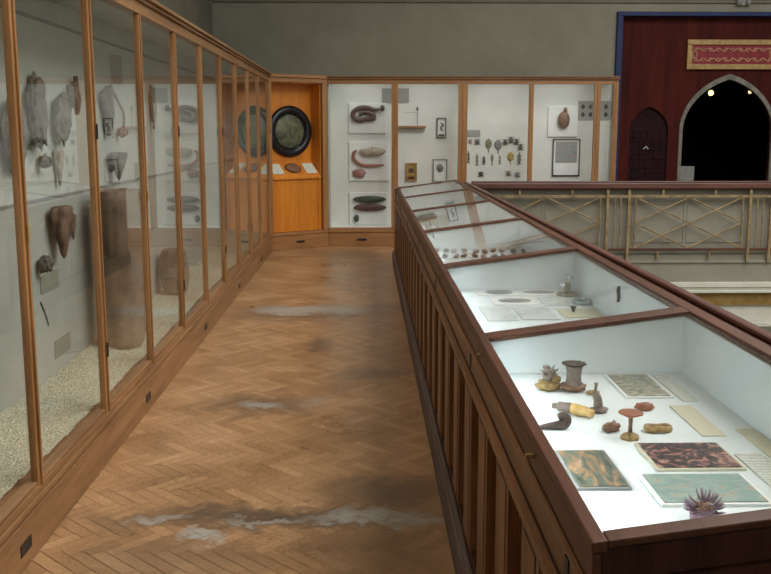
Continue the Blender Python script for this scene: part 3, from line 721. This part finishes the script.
def art_worm(t, w, h):
    link('specimen', tube_xz([(-w * .2, h * .6), (w * .4, h * .3), (-w * .2, 0), (w * .4, -h * .3)], 0.010), 'insect_dark', t, smooth=True).location = (0, -0.012, 0)
    boxes('caption', [(-w * .8, w * .8, -0.016, -0.012, -h * .95, -h * .7)], 'dark_spec', t)
def art_insect(t, w, h):
    bm = blob(w * .28, 0.01, h * .3, (0, -0.01, h * .2), 0.1, 2, 1, 2)
    for s in (-1, 1):
        for a in (-0.6, 0.1, 0.8): tube([(0, -0.01, h * .2), (s * w * .7, -0.012, h * .2 + a * h * .5)], 0.004, 5, bm)
    link('specimen', bm, 'insect_dark', t).location = (0, -0.012, 0)
    boxes('caption', [(-w * .8, w * .8, -0.016, -0.012, -h * .95, -h * .6)], 'dark_spec', t)
def art_bust(t, w, h):
    link('specimen', blob(w * .5, 0.012, h * .35, (0, -0.01, h * .25), 0.3, 3, 6, 3), 'insect_grey', t, smooth=True).location = (0, -0.012, 0)
    boxes('caption', [(-w * .85, w * .85, -0.016, -0.012, -h * .95, -h * .25)], 'white_card', t)
framed(1.015, 1.15, 1.51, 1.79, 'black', art_worm, 'narrow dark-edged frame with a curled worm, upper right of the second bay')
framed(0.575, 0.735, 0.895, 1.155, 'gold', art_insect, 'small gilt-edged frame with a spread insect at the lower left of the second bay', 'insect_gold', 0.02)
framed(0.965, 1.17, 0.88, 1.21, 'grey_sheet', art_bust, 'thin grey frame with a pale blurred specimen at the lower right of the second bay', 'board', 0.012)
# bay 3: rows of mounted leaf insects
panel('heading_label', 1.455, 1.64, 1.525, 1.62, 'label_grey', 'grey heading label at the left of the third bay')
def mounted(x, z, w, h, mat, label, kind='leaf'):
    bm = bmesh.new()
    if kind == 'leaf':
        blob(w / 2, 0.010, h * 0.36, (0, 0, h * 0.12), 0.10, 2, x * 3, 2, bm)
        tube([(0, 0, h * 0.5), (0, 0, -h * 0.5)], 0.006, 6, bm)
    elif kind == 'beetle':
        blob(w / 2, 0.014, h * 0.34, (0, 0, -h * 0.06), 0.05, 2, x * 3, 2, bm)
        blob(w / 3.4, 0.010, h * 0.14, (0, 0, h * 0.34), 0.03, 2, x, 2, bm)
        for s in (-1, 1):
            for a in (-0.3, 0.0, 0.3): tube([(s * w * .3, 0, a * h), (s * w * .75, 0.004, a * h * 1.4)], 0.004, 5, bm)
    else:
        tube([(0, 0, h * 0.5), (0.004, 0, 0), (0, 0, -h * 0.5)], [w * 0.22, w * 0.42, w * 0.2], 8, bm)
        for s in (-1, 1):
            for a in (0.3, -0.05, -0.35): tube([(0, 0, a * h), (s * w * .8, 0.004, (a - 0.12) * h)], 0.004, 5, bm)
    return hung('mounted_insect', bm, mat, x, z, label, 'insect')
G3 = lambda px, py: ((px / 8.83 + 460 - 366.0) / 945 * 13.72, 1.6 - (py / 8.83 + 120 - 131.6) / 945 * 13.72 * 1.0)
rowA = [(1.50, 1.46, .04, .07, 'pink_spec', 'beetle', 'small pinkish'), (1.60, 1.45, .06, .09, 'insect_dark', 'beetle', 'small dark')]
for i, (x, z, w, h, mt, kd, d) in enumerate(rowA): mounted(x, z, w, h, mt, f'{d} beetle pinned under the grey label of the third bay', kd)
mounted(1.765, 1.40, .09, .20, 'insect_olive', 'olive leaf insect, left of the two large ones in the third bay')
mounted(1.905, 1.385, .11, .21, 'insect_grey', 'grey leaf insect, right of the two large ones in the third bay')
for x, z, d in ((2.005, 1.445, 'leftmost'), (2.085, 1.475, 'second from left'), (2.165, 1.45, 'third from left'), (2.225, 1.375, 'lowest and rightmost')):
    mounted(x, z, .06, .10, 'insect_dark', f'dark beetle, {d} in the curved group of four in the third bay', 'beetle')
low = [(1.475, 1.235, .03, .17, 'insect_dark', 'stick'), (1.60, 1.20, .03, .17, 'insect_olive', 'stick'), (1.70, 1.19, .035, .12, 'insect_dark', 'stick'), (1.82, 1.20, .04, .16, 'insect_olive', 'leaf'),
       (1.93, 1.20, .025, .13, 'insect_olive', 'stick'), (2.085, 1.22, .10, .18, 'insect_gold', 'leaf'), (2.21, 1.22, .05, .17, 'insect_olive', 'stick')]
ords = ['first', 'second', 'third', 'fourth', 'fifth', 'sixth', 'seventh']
kn = ['dark stick insect', 'slim olive stick insect', 'short dark stick insect', 'narrow olive leaf insect', 'thin olive stick insect', 'broad golden leaf insect', 'long-legged olive stick insect']
for i, (x, z, w, h, mt, kd) in enumerate(low): mounted(x, z, w, h, mt, f'{kn[i]}, {ords[i]} from left in the lower row of the third bay', kd)
for x, z, mt, d in ((1.66, 0.99, 'insect_dark', 'small dark'), (2.06, 1.00, 'insect_olive', 'small olive'), (2.19, 0.98, 'insect_grey', 'small grey')):
    mounted(x, z, .06, .08, mt, f'{d} beetle at the foot of the third bay just above the handrail', 'beetle')
# bay 4
board(2.61, 3.035, 1.525, 1.95, 'white board with a speckled oval shell in the fourth bay')
bm = blob(0.085, 0.04, 0.12, (0, 0, 0), 0.08, 3, 3, 3); blob(0.03, 0.03, 0.05, (0.02, 0, 0.13), 0.1, 2, 4, 2, bm)
o = link('shell_model', bm, 'm_brown', None, smooth=True, loc=(2.825, YB - 0.075, 1.765)); tag(o, 'speckled brown pear-shaped shell on the white board in the fourth bay', 'model')
M['blue_art'] = picture_mat('blue_brown_print', [(0.3, (0.10, 0.17, 0.19)), (0.5, (0.30, 0.33, 0.33)), (0.62, (0.30, 0.20, 0.16)), (0.75, (0.5, 0.5, 0.48))], 18)
def art_print(t, w, h):
    boxes('print', [(-w * .85, w * .85, -0.015, -0.012, -h * .30, h * .90)], 'blue_art', t)
framed(2.69, 3.085, 0.965, 1.495, 'black', art_print, 'tall dark-framed blue and brown print in the fourth bay', 'board', 0.014)
t = hung_thing('dotted_chart', 3.28, 1.895, 'grey chart with six dark blotches across the last post of the far cabinet', 'chart')
boxes('sheet', [(-0.24, 0.215, -0.008, 0, -0.135, 0.135)], 'label_grey', t)
for i in range(4):
    for j in (-1, 1):
        link('blotch', blob(0.028, 0.006, 0.035, (0, 0, 0), 0.1, 2, i + j, 2), 'black', t, smooth=True).location = (-0.17 + 0.11 * i, -0.010, 0.055 * j)

# ------------------------------------------------------------ long glass-topped case
CY = [1.42, 2.97, 4.60, 6.23, 7.87, 9.50, 11.15]
SL = 0.133
dc = thing('display_case', 'long dark oak display case with six sloping glazed lids down the right side', 'display case', (0.36, 1.42, 0))
def dboxes(name, lst, mat, bevel=0.0, sl=0.0, parent=None):
    return boxes(name, [(a - 0.36, b - 0.36, c - 1.42, d - 1.42, e, f) for a, b, c, d, e, f in lst], mat, parent or dc, bevel, sl)
E0, E1 = CY[0], CY[-1]
dboxes('skirting', [(0.322, 0.350, E0 + 0.01, 11.6, 0.0, 0.135), (0.330, 0.350, E0 + 0.01, 11.6, 0.135, 0.155)], 'skirt', 0.004)
dboxes('carcass', [(0.405, 1.050, E0 + 0.02, E1 - 0.01, 0.0, 0.80), (0.350, 0.405, E0 + 0.02, E1 - 0.01, 0.0, 0.20), (0.350, 0.405, E0 + 0.02, E1 - 0.01, 0.76, 0.80), (0.405, 1.050, E0 + 0.02, E0 + 0.05, 0.8, 0.87)], 'case_shaded')
# stiles between the recessed panels
y = 2.19 - 0.4075 * 2; k = 0
while y < E1 - 0.25:
    s0, s1 = y, y + 0.2075
    lo = max(s0, E0 + 0.02)
    if s1 > E0 + 0.05:
        dboxes('stile', [(0.345, 0.405, lo, s1, 0.201, 0.759), (0.342, 0.3449, lo + 0.03, s1 - 0.03, 0.22, 0.74)], 'case_v', 0.003)
        pa, pb = s1, min(s1 + 0.2, E1 - 0.02)
        dboxes('recessed_panel', [(0.388, 0.404, pa + 0.002, pb - 0.002, 0.202, 0.758)], 'case_shaded')
        dboxes('panel_bead', [(0.372, 0.388, pa + 0.002, pa + 0.012, 0.202, 0.758), (0.372, 0.388, pb - 0.012, pb - 0.002, 0.202, 0.758)], 'case_v')
    y += 0.4075; k += 1
dboxes('end_stile', [(0.345, 0.405, max(y, E1 - 0.2), E1 + 0.02, 0.201, 0.759)], 'case_v', 0.003)
dboxes('end_pilaster', [(0.345, 1.05, E1 + 0.021, 11.60, 0.0, 0.90), (0.338, 1.06, E1 + 0.022, 11.61, 0.902, 0.935)], 'case_v', 0.004)
dboxes('far_end_board', [(0.345, 1.050, E1 - 0.01, E1 + 0.02, 0.0, 0.86)], 'case_v', 0.003)
dboxes('ledge_moulding', [(0.338, 0.36, E0 + 0.01, E1 + 0.02, 0.762, 0.776), (0.330, 0.36, E0 + 0.01, E1 + 0.02, 0.777, 0.795), (0.346, 0.36, E0 + 0.01, E1 + 0.02, 0.735, 0.761)], 'case_h', 0.004)
dboxes('front_band', [(0.352, 0.378, E0 + 0.01, E1 + 0.02, 0.801, 0.868)], 'case_h', 0.003)
# near end: framed and panelled
dboxes('end_panel', [(0.352, 1.050, E0 + 0.0, E0 + 0.02, 0.0, 0.868), (0.43, 0.97, E0 - 0.012, E0 - 0.001, 0.64, 0.70)], 'case_shaded', 0.003)
dboxes('end_fillet', [(0.378, 1.051, E0 + 0.004, E0 + 0.018, 0.80, 0.8705)], 'case_shaded', 0, SL)
dboxes('end_fillet', [(0.378, 1.051, E1 - 0.009, E1 + 0.018, 0.80, 0.925)], 'case_v', 0, SL)
dboxes('back_board', [(1.0515, 1.059, E0 + 0.0, E1 + 0.02, 0.0, 1.02)], 'case_h')
# white lining
ln = [(0.379, 1.050, a + 0.03, b - 0.002, 0.801, 0.83) for a, b in zip(CY, CY[1:])]
dboxes('display_bed', ln, 'bed')
top = lambda x: 0.95 + SL * (x - 0.36)
bm = bmesh.new(); bm_d = bmesh.new()
for a, b in zip(CY, CY[1:]):
    a2 = a + (0.03 if a == CY[0] else 0.012); b2 = b - 0.012
    for (x0, x1) in ((0.3785, 0.384), (1.018, 1.050)):
        v = box(bm, x0 - 0.36, x1 - 0.36, a2 - 1.42, b2 - 1.42, 0.831, 0.9)
        for q in v:
            if q.co.z > 0.88: q.co.z = top(q.co.x + 0.36) - 0.022
    for (u0, u1) in ((a2, a2 + 0.006), (b2 - 0.006, b2)):
        v = box(bm_d, 0.384 - 0.36, 1.018 - 0.36, u0 - 1.42, u1 - 1.42, 0.831, 0.9)
        for q in v:
            if q.co.z > 0.88: q.co.z = top(q.co.x + 0.36) - 0.022
link('lining_wall', bm, 'lining', dc)
link('division_lining', bm_d, 'bed_lit', dc)
# lids
for k, (a, b) in enumerate(zip(CY, CY[1:])):
    a1, b1 = a + 0.001, b - 0.001
    rw = 0.040
    lid = dboxes('lid', [(0.360, 0.386, a1, b1, 0.930, 0.950), (1.024, 1.062, a1, b1, 0.930, 0.950), (0.386, 1.024, a1, a1 + rw, 0.936, 0.950), (0.386, 1.024, b1 - rw, b1, 0.936, 0.950)], 'rim', 0.003, SL)
    dboxes('lid_face', [(0.362, 0.377, a1 + 0.001, b1 - 0.001, 0.871, 0.929)], 'rim', 0.003, 0.0)
    dboxes('glass_pane', [(0.384, 1.026, a1 + rw - 0.004, b1 - rw + 0.004, 0.939, 0.943)], 'lidglass', 0, SL, )
    if k == 0:
        dboxes('lid_end_face', [(0.378, 1.051, a1 + 0.012, a1 + 0.027, 0.871, 0.929)], 'case_shaded', 0.003, SL)
    dboxes('escutcheon', [(0.349, 0.3525, a + 0.12, a + 0.15, 0.812, 0.862)], 'black')
    for yl in ((a + 0.54,) if k == 0 else (a + 0.30, )):
        yl = b - 0.06 if k == 0 else b - 0.06
        dboxes('latch', [(0.346, 0.3615, yl - 0.004, yl + 0.004, 0.900, 0.908)], 'brass', 0.001)
dboxes('latch', [(0.344, 0.3615, 1.955, 1.965, 0.900, 0.909)], 'brass', 0.001)
dboxes('division_strip', [(0.379, 1.050, y_ - 0.012, y_ + 0.012, 0.80, 0.83) for y_ in CY[1:-1]], 'bed')

# ---- contents of the nearest section
ZB = 0.8305
def card(x0, x1, y0, y1, mat, label, name='picture_card', cat='card', mount=None, z=ZB, rz=0.0, tl=0.0):
    t = thing(name, label, cat, ((x0 + x1) / 2, (y0 + y1) / 2, z), rz)
    w, h = (x1 - x0) / 2, (y1 - y0) / 2
    e = 0.008 if mount else 0
    if mount: boxes('mount', [(-w - e, w + e, -h - e, h + e, 0, 0.006)], mount, t)
    boxes('print', [(-w, w, -h, h, 0.006 if mount else 0, 0.0085 if mount else 0.003)], mat, t)
    return t
M['pic_a'] = picture_mat('reef_photo', [(0.38, (0.07, 0.10, 0.08)), (0.48, (0.25, 0.30, 0.24)), (0.55, (0.36, 0.24, 0.16)), (0.64, (0.58, 0.58, 0.48))], 26)
M['pic_b'] = picture_mat('pink_coral_photo', [(0.46, (0.025, 0.02, 0.025)), (0.52, (0.10, 0.045, 0.04)), (0.58, (0.38, 0.16, 0.14)), (0.68, (0.50, 0.36, 0.20))], 26)
M['pic_c'] = picture_mat('striped_fish_photo', [(0.34, (0.03, 0.035, 0.03)), (0.46, (0.10, 0.13, 0.10)), (0.55, (0.30, 0.16, 0.075)), (0.70, (0.42, 0.38, 0.30))], 14, (1.6, 0.45, 1))
M['pic_d'] = picture_mat('teal_water_photo', [(0.45, (0.20, 0.30, 0.27)), (0.56, (0.30, 0.38, 0.33)), (0.62, (0.36, 0.22, 0.13)), (0.74, (0.55, 0.42, 0.30))], 14, (1, 1.6, 1))
card(0.765, 0.888, 2.66, 2.905, 'pic_a', 'greenish photograph on a white mount behind the mushroom-shaped model', mount='white_card')
card(0.912, 0.958, 2.62, 2.915, 'label_paper', 'narrow pale text label beside the greenish photograph', 'text_label')
card(0.858, 0.920, 2.305, 2.575, 'label_tan', 'narrow cream text label lying between the ring model and the back', 'text_label')
card(0.672, 0.864, 2.065, 2.235, 'pic_b', 'dark photograph of pink branching animals on a pale mount', mount='label_tan')
card(0.462, 0.568, 1.952, 2.185, 'pic_c', 'photograph with orange and green streaks at the front left of the nearest section', mount='grey_sheet')
card(0.620, 0.838, 1.858, 2.020, 'pic_d', 'teal photograph of an orange sea slug, nearest the case end', mount='white_card')
card(0.963, 1.012, 2.14, 2.36, 'label_tan', 'cream text label lying against the back lining', 'text_label')
card(0.885, 0.955, 1.94, 2.165, 'label_paper', 'pale text label to the right of the teal photograph', 'text_label')

def model(name, label, x, y, parts, cat='model', rz=0):
    t = thing(name, label, cat, (x, y, ZB), rz)
    for (pn, bm, mt) in parts: link(pn, bm, mt, t, smooth=True)
    return t
def spikes(bm, c, r, n, L, rad, zmin=0.0, seed=1, flat=1.0):
    rnd = random.Random(seed)
    for i in range(n):
        a = rnd.random() * 2 * PI; u = zmin + (1 - zmin) * rnd.random(); s = math.sqrt(max(0, 1 - u * u))
        d = Vector((s * math.cos(a), s * math.sin(a), u * flat)).normalized()
        p = Vector(c) + d * r * 0.8
        tube([p, p + d * L * 0.6, p + d * L * 1.1 + Vector((0, 0, L * 0.2))], [rad, rad * 0.8, rad * 0.25], 6, bm)
    return bm
# knobbly anemone
bm = blob(0.020, 0.020, 0.024, (0.002, 0, 0.048), 0.2, 2, 2, 3)
spikes(bm, (0.002, 0, 0.05), 0.022, 26, 0.012, 0.003, 0.0, 3)
bm2 = blob(0.035, 0.030, 0.016, (0, 0, 0.0135), 0.25, 2.2, 5, 3); blob(0.016, 0.016, 0.014, (0.022, -0.004, 0.035), 0.2, 2, 6, 2, bm2)
for v in bm2.verts: v.co.z = max(v.co.z, 0)
model('anemone_model', 'knobbly brown sea anemone model on an ochre rock, leftmost at the back', 0.547, 2.755, [('body', bm, 'm_grey'), ('rock_base', bm2, 'm_ochre')])
# tall column anemone
bm = lathe([(0.026, 0.008), (0.024, 0.02), (0.022, 0.04), (0.0225, 0.06), (0.025, 0.072), (0.026, 0.080)], 28, 0.03, 14, 0, bumps=0.05)
bm3 = lathe([(0.020, 0.072), (0.026, 0.076), (0.029, 0.082), (0.026, 0.085), (0.016, 0.082), (0.004, 0.078)], 40, 0.0)
for i in range(34):
    a = 2 * PI * i / 34; d = Vector((math.cos(a), math.sin(a), 0)); p = Vector((0, 0, 0.081)) + d * 0.026; q = 0.006 + 0.003 * ((i * 7) % 3)
    tube([p, p + d * q * 0.7 + Vector((0, 0, 0.003)), p + d * q + Vector((0, 0, -0.001 + 0.003 * (i % 3)))], [0.0034, 0.003, 0.0015], 6, bm3)
bm2 = blob(0.040, 0.030, 0.014, (0, 0, 0.0125), 0.25, 2.2, 9, 3)
for v in bm2.verts: v.co.z = max(v.co.z, 0)
model('anemone_model', 'tall column-shaped taupe sea anemone model with a dark frilled crown', 0.622, 2.745, [('column', bm, 'm_grey'), ('tentacle_crown', bm3, 'm_dark'), ('rock_base', bm2, 'm_brown')])
# small stalked polyp
bm = tube([(0.005, 0, 0.006), (0.006, 0, 0.02), (0.007, 0, 0.036)], [0.004, 0.004, 0.006], 8)
bm2 = blob(0.022, 0.014, 0.007, (-0.002, 0, 0.0065), 0.2, 2, 3, 2)
for v in bm2.verts: v.co.z = max(v.co.z, 0)
model('polyp_model', 'tiny pale stalked polyp on an olive base, just right of the tall anemone', 0.672, 2.70, [('stalk', bm, 'm_grey'), ('base', bm2, 'm_ochre')])
# curved trunk on disc
bm = tube(smooth_path([(0, 0, 0.008), (0.0, 0, 0.025), (-0.003, 0, 0.042), (-0.012, 0, 0.054)]), [0.013] * 8 + [0.012] * 6 + [0.010] * 5, 12)
bm2 = blob(0.028, 0.022, 0.008, (0.002, 0, 0.0075), 0.2, 2, 8, 2)
for v in bm2.verts: v.co.z = max(v.co.z, 0)
model('polyp_model', 'bent taupe trunk-like polyp model on a round grey foot', 0.642, 2.525, [('trunk', bm, 'm_grey'), ('foot', bm2, 'm_grey')])
# long siphon clam lying
bm = tube(smooth_path([(-0.06, 0.045, 0.016), (-0.035, 0.03, 0.017), (-0.012, 0.012, 0.017)]), [0.008] * 4 + [0.0135] * 5 + [0.015] * 4, 12)
bm2 = tube(smooth_path([(-0.012, 0.012, 0.0175), (0.012, -0.008, 0.016), (0.036, -0.028, 0.013)]), [0.0155] * 5 + [0.0145] * 4 + [0.011] * 4, 12)
model('bivalve_model', 'long tapering clam model, grey at the left and bright yellow at the right', 0.578, 2.492, [('siphon', bm, 'm_grey'), ('mantle', bm2, 'm_yellow')])
# dark coiled worm
bm = tube(smooth_path([(-0.055, -0.004, 0.005), (-0.03, -0.004, 0.009), (0.0, -0.004, 0.012), (0.018, 0.0, 0.013), (0.024, 0.004, 0.026), (0.014, 0.004, 0.034), (0.002, 0.002, 0.031)]),
          [0.0045 + 0.0085 * min(1, j / 14) * (1 - 0.45 * max(0, (j - 22) / 14)) for j in range(37)], 12)
model('worm_model', 'dark brown worm model curled up at one end, closest to the front rail', 0.500, 2.375, [('body', bm, 'm_dark')])
model('sea_slug_model', 'small humped brown sea slug model in the middle of the nearest section', 0.634, 2.352, [('body', (lambda b: ([setattr(v.co, 'z', max(v.co.z, 0)) for v in b.verts], b)[1])(blob(0.022, 0.014, 0.013, (0, 0, 0.011), 0.35, 2.2, 13, 3)), 'm_brown'), ('frill', spikes(bmesh.new(), (0.006, 0, 0.012), 0.013, 9, 0.007, 0.0022, 0.3, 8), 'm_red')])
# mushroom-shaped
bm = lathe([(0.0235, 0.0), (0.024, 0.004), (0.020, 0.010), (0.010, 0.015), (0.005, 0.018)], 24, bumps=0.15)
bm2 = tube([(0, 0, 0.014), (0, 0, 0.035), (0, 0, 0.058)], [0.006, 0.0048, 0.006], 10)
bm3 = lathe([(0.005, 0.055), (0.018, 0.060), (0.031, 0.066), (0.030, 0.070), (0.012, 0.069), (0.002, 0.068)], 26, 0.05, 7)
model('mushroom_coral_model', 'mushroom-shaped pinkish model with a flat cap on a thin stalk', 0.668, 2.295, [('base', bm, 'm_ochre'), ('stalk', bm2, 'm_brown'), ('cap', bm3, 'm_red')])
bm = blob(0.028, 0.014, 0.012, (0, 0, 0.011), 0.18, 2, 14, 3)
for v in bm.verts: v.co.z = max(v.co.z, 0)
model('sea_slug_model', 'smooth red-brown slug model behind the mushroom-shaped one', 0.776, 2.54, [('body', bm, 'm_red')])
bm = tube(smooth_path([(0.030 * math.cos(a), 0.016 * math.sin(a), 0.0085 + 0.002 * math.sin(3 * a)) for a in [k * PI / 6 for k in range(13)]], 3), 0.0085, 10)
model('ring_model', 'flat ochre ring-shaped model right of the mushroom-shaped one', 0.757, 2.352, [('body', bm, 'm_ochre')])
# big spiny anemone
bm = lathe([(0.018, 0.0), (0.026, 0.006), (0.028, 0.018), (0.024, 0.028), (0.014, 0.031), (0.002, 0.032)], 24, bumps=0.08)
bm2 = spikes(bmesh.new(), (0, 0, 0.024), 0.028, 80, 0.018, 0.0022, -0.1, 21, 0.7)
bm3 = blob(0.020, 0.020, 0.010, (0, 0, 0.030), 0.15, 2, 17, 3)
model('anemone_model', 'purple spiny sea anemone model with a brown crown near the case end', 0.672, 1.775, [('column', bm, 'm_purple'), ('tentacles', bm2, 'm_purple'), ('mouth_disc', bm3, 'm_brown')])

# ---- second section: sheets, bell jar, small things
M['pic_oval'] = mottled('grey_print', (0.10, 0.12, 0.12), (0.36, 0.38, 0.37), 30, 0.5)
M['sheet'] = text_mat('pale_text_sheet', (0.74, 0.79, 0.77), (0.30, 0.33, 0.32), 'Y', 26)
def oval_sheet(x0, x1, y0, y1, cx, cy, rx, ry, label):
    t = card(x0, x1, y0, y1, 'white_card', label, 'picture_sheet')
    b = lathe([(1, 0), (1, 0.0015), (0.01, 0.0015)], 32)
    for v in b.verts: v.co.x *= rx; v.co.y *= ry
    o = link('oval_picture', b, 'pic_oval', t); o.location = (cx - (x0 + x1) / 2, cy - (y0 + y1) / 2, 0.0035)
oval_sheet(0.53, 0.73, 4.40, 4.57, 0.640, 4.49, 0.065, 0.06, 'white sheet with a grey oval picture at the back left of the second section')
oval_sheet(0.74, 0.93, 4.40, 4.57, 0.835, 4.49, 0.075, 0.04, 'white sheet with a long grey oval picture at the back middle of the second section')
oval_sheet(0.575, 0.775, 4.16, 4.37, 0.68, 4.26, 0.075, 0.05, 'white sheet with the darkest grey oval picture, in front of the other two')
card(0.50, 0.63, 3.80, 4.12, 'sheet', 'pale printed sheet at the front left of the second section', 'text_label')
card(0.645, 0.80, 3.82, 4.12, 'sheet', 'pale printed sheet beside the front left one in the second section', 'text_label')
card(0.80, 0.93, 4.14, 4.36, 'sheet', 'pale printed sheet between the ovals and the glass dome', 'text_label')
card(0.83, 1.0, 3.86, 4.06, 'label_tan', 'cream printed sheet behind the small dark cone', 'text_label')
t = thing('bell_jar', 'small glass bell jar over a pale specimen at the back of the second section', 'bell jar', (0.955, 4.42, ZB))
link('base', lathe([(0.052, 0), (0.052, 0.006), (0.047, 0.010), (0.002, 0.010)], 32), 'pale_spec', t)
link('dome', lathe([(0.044, 0.0105), (0.044, 0.055), (0.040, 0.073), (0.028, 0.088), (0.012, 0.095), (0.004, 0.097)], 32), 'domeglass', t, smooth=True)
link('knob', blob(0.006, 0.006, 0.006, (0, 0, 0.102), 0, 1, 1, 2), 'gravel_spec', t, smooth=True)
link('specimen', blob(0.018, 0.018, 0.026, (0, 0, 0.037), 0.3, 2, 4, 3), 'pale_spec', t, smooth=True)
o = link('glass_ring', tube([(0.030 * math.cos(a), 0.045 * math.sin(a), 0.009) for a in [k * PI / 12 for k in range(25)]], 0.008, 8), 'gravel_spec', None, smooth=True, loc=(0.975, 4.20, ZB)); tag(o, 'pale blue-grey ring lying at the back right of the second section', 'specimen')
o = link('dark_cone', lathe([(0.007, 0), (0.006, 0.008), (0.012, 0.022), (0.015, 0.026), (0.003, 0.026)], 16), 'black', None, loc=(0.892, 3.99, ZB + 0.0)); tag(o, 'small dark cone standing on its tip behind the front bar of the second section', 'specimen')
o = link('hanging_tag', tube(smooth_path([(0, 0, 0.03), (0, 0.008, 0.012), (0, -0.004, -0.01), (0, 0.004, -0.03)]), [0.006] * 19, 8), 'm_dark', None, loc=(1.011, 3.72, 0.955)); tag(o, 'small dark twisted specimen pinned to the back lining of the second section', 'specimen')

# ---- third section: two rows of shells
def shell_mesh(seed, s):
    bm = bmesh.new(); n = 22; pts = []; R = []
    for j in range(n):
        u = j / (n - 1); a = u * 4.2 * PI
        r = 0.016 * s * (1 - u) ** 1.1
        pts.append((0.9 * r * math.cos(a) + 0.030 * s * (u - 0.4), r * math.sin(a) * 0.9, 0.016 * s + 0.3 * r * math.sin(a))); R.append(max(0.0012, 0.0145 * s * (1 - u) ** 0.9))
    tube(pts, R, 9, bm)
    mz = min(v.co.z for v in bm.verts)
    bmesh.ops.translate(bm, vec=(0, 0, -mz), verts=bm.verts)
    return bm
src = {}
for mt in ('shell', 'shell_pale', 'm_dark'):
    bm = shell_mesh(1, 0.92); me = bpy.data.meshes.new('shell'); bmesh.ops.recalc_face_normals(bm, faces=bm.faces); bm.to_mesh(me); bm.free()
    me.materials.append(M[mt]); src[mt] = me
    for p in me.polygons: p.use_smooth = True
ordn = ['leftmost', 'second', 'third', 'fourth', 'fifth', 'sixth', 'seventh', 'eighth', 'ninth', 'rightmost']
tone = {'shell': 'mottled brown', 'shell_pale': 'pale', 'm_dark': 'dark'}
rnd = random.Random(5)
for r_, (yy_, rowname) in enumerate(((6.02, 'back'), (5.76, 'front'))):
    for i in range(10):
        mt = ('shell', 'm_dark', 'shell_pale', 'shell', 'shell', 'm_dark', 'shell', 'shell_pale', 'm_dark', 'shell')[(i + 3 * r_) % 10]
        if r_ == 1 and i > 8: continue
        x = 0.45 + 0.062 * i + 0.03 * r_ + rnd.uniform(-0.008, 0.008)
        o = bpy.data.objects.new('sea_shell', src[mt]); COL.objects.link(o)
        o.location = (x, yy_ + rnd.uniform(-0.03, 0.03), ZB); o.rotation_euler = (0, 0, rnd.uniform(0, 6.28))
        wd = ordn[i] + (' from left' if 0 < i < 9 else '')
        if r_ == 1 and i == 8: wd = 'rightmost'
        tag(o, f'{tone[mt]} spiral shell, {wd} in the {rowname} row of the third section', 'shell', 'shells in rows in the third case section')
for i, (x, yy_) in enumerate(((0.50, 7.55), (0.58, 7.6), (0.67, 7.52), (0.75, 7.6))):
    o = bpy.data.objects.new('sea_shell', src['shell_pale']); COL.objects.link(o)
    o.location = (x, yy_, ZB); o.rotation_euler = (0, 0, i * 1.3)
    tag(o, f'pale spiral shell, {["leftmost", "second from left", "third from left", "rightmost"][i]} of four in the fourth case section', 'shell', 'pale shells in the fourth case section')
t = thing('brown_backed_card', 'light brown card standing against the far lining of the fourth case section', 'card', (0.56, 7.835, ZB))
boxes('print', [(-0.13, 0.13, 0, 0.004, 0, 0.085)], 'pale_spec', t)

# ------------------------------------------------------------ lights
w = bpy.data.worlds.new('World'); sc.world = w; w.use_nodes = True
bg = w.node_tree.nodes['Background']; bg.inputs[0].default_value = (0.92, 0.97, 1.0, 1); bg.inputs[1].default_value = 1.0
def area(name, loc, rot, sx, sy, power, color):
    l = bpy.data.lights.new(name, 'AREA'); l.shape = 'RECTANGLE'; l.size = sx; l.size_y = sy; l.energy = power; l.color = color
    o = bpy.data.objects.new(name, l); COL.objects.link(o); o.location = loc; o.rotation_euler = rot
    return o
area('skylight', (5.05, 4.9, 6.45), (0, 0, 0), 6.2, 9.3, 1160, (1.0, 0.985, 0.92))
# tubes under the front rim of the nearer lids
for k, pw in enumerate((2.6, 2.3, 1.3)):
    a, b = CY[k], CY[k + 1]
    area('case_lamp', (0.402, (a + b) / 2, 0.922), (0, math.radians(-55), 0), 0.02, (b - a) - 0.16, pw, (0.86, 0.98, 1.0))
# added strips, not seen, that brighten the inside of the far cabinet
for (a, b), (c, d) in zip(fp[:-1], fp[1:]):
    if c - b > 0.3: area('far_cabinet_fill', ((b + c) / 2, 13.42, 2.30), (math.radians(18), 0, 0), (c - b) * 0.9, 0.05, 1.5 * (c - b), (0.97, 1.0, 0.95))
# added unseen lights above the corridor to brighten its floor
for y in (2.0, 5.5, 9.0, 12.0):
    lamp = area('corridor_fill', (0.05, y, 4.7), (0, 0, 0), 0.35, 0.35, 10.5, (1.0, 0.86, 0.68)); lamp.data.spread = math.radians(95)

# ------------------------------------------------------------ camera
cam = bpy.data.cameras.new('Camera'); co = bpy.data.objects.new('Camera', cam); COL.objects.link(co)
cam.sensor_width = 36; cam.lens = 945.6 / 771 * 36
co.location = (0, 0, 1.6)
co.rotation_euler = (PI / 2 - 0.16301, 0, -0.020535)
cam.clip_start = 0.05
sc.camera = co
sc.view_settings.view_transform = 'Standard'; sc.view_settings.look = 'None'
sc.view_settings.exposure = 0.0; sc.view_settings.gamma = 1
sc.view_settings.use_curve_mapping = False
sc.cycles.use_denoising = True
sc.cycles.max_bounces = 10; sc.cycles.transparent_max_bounces = 24
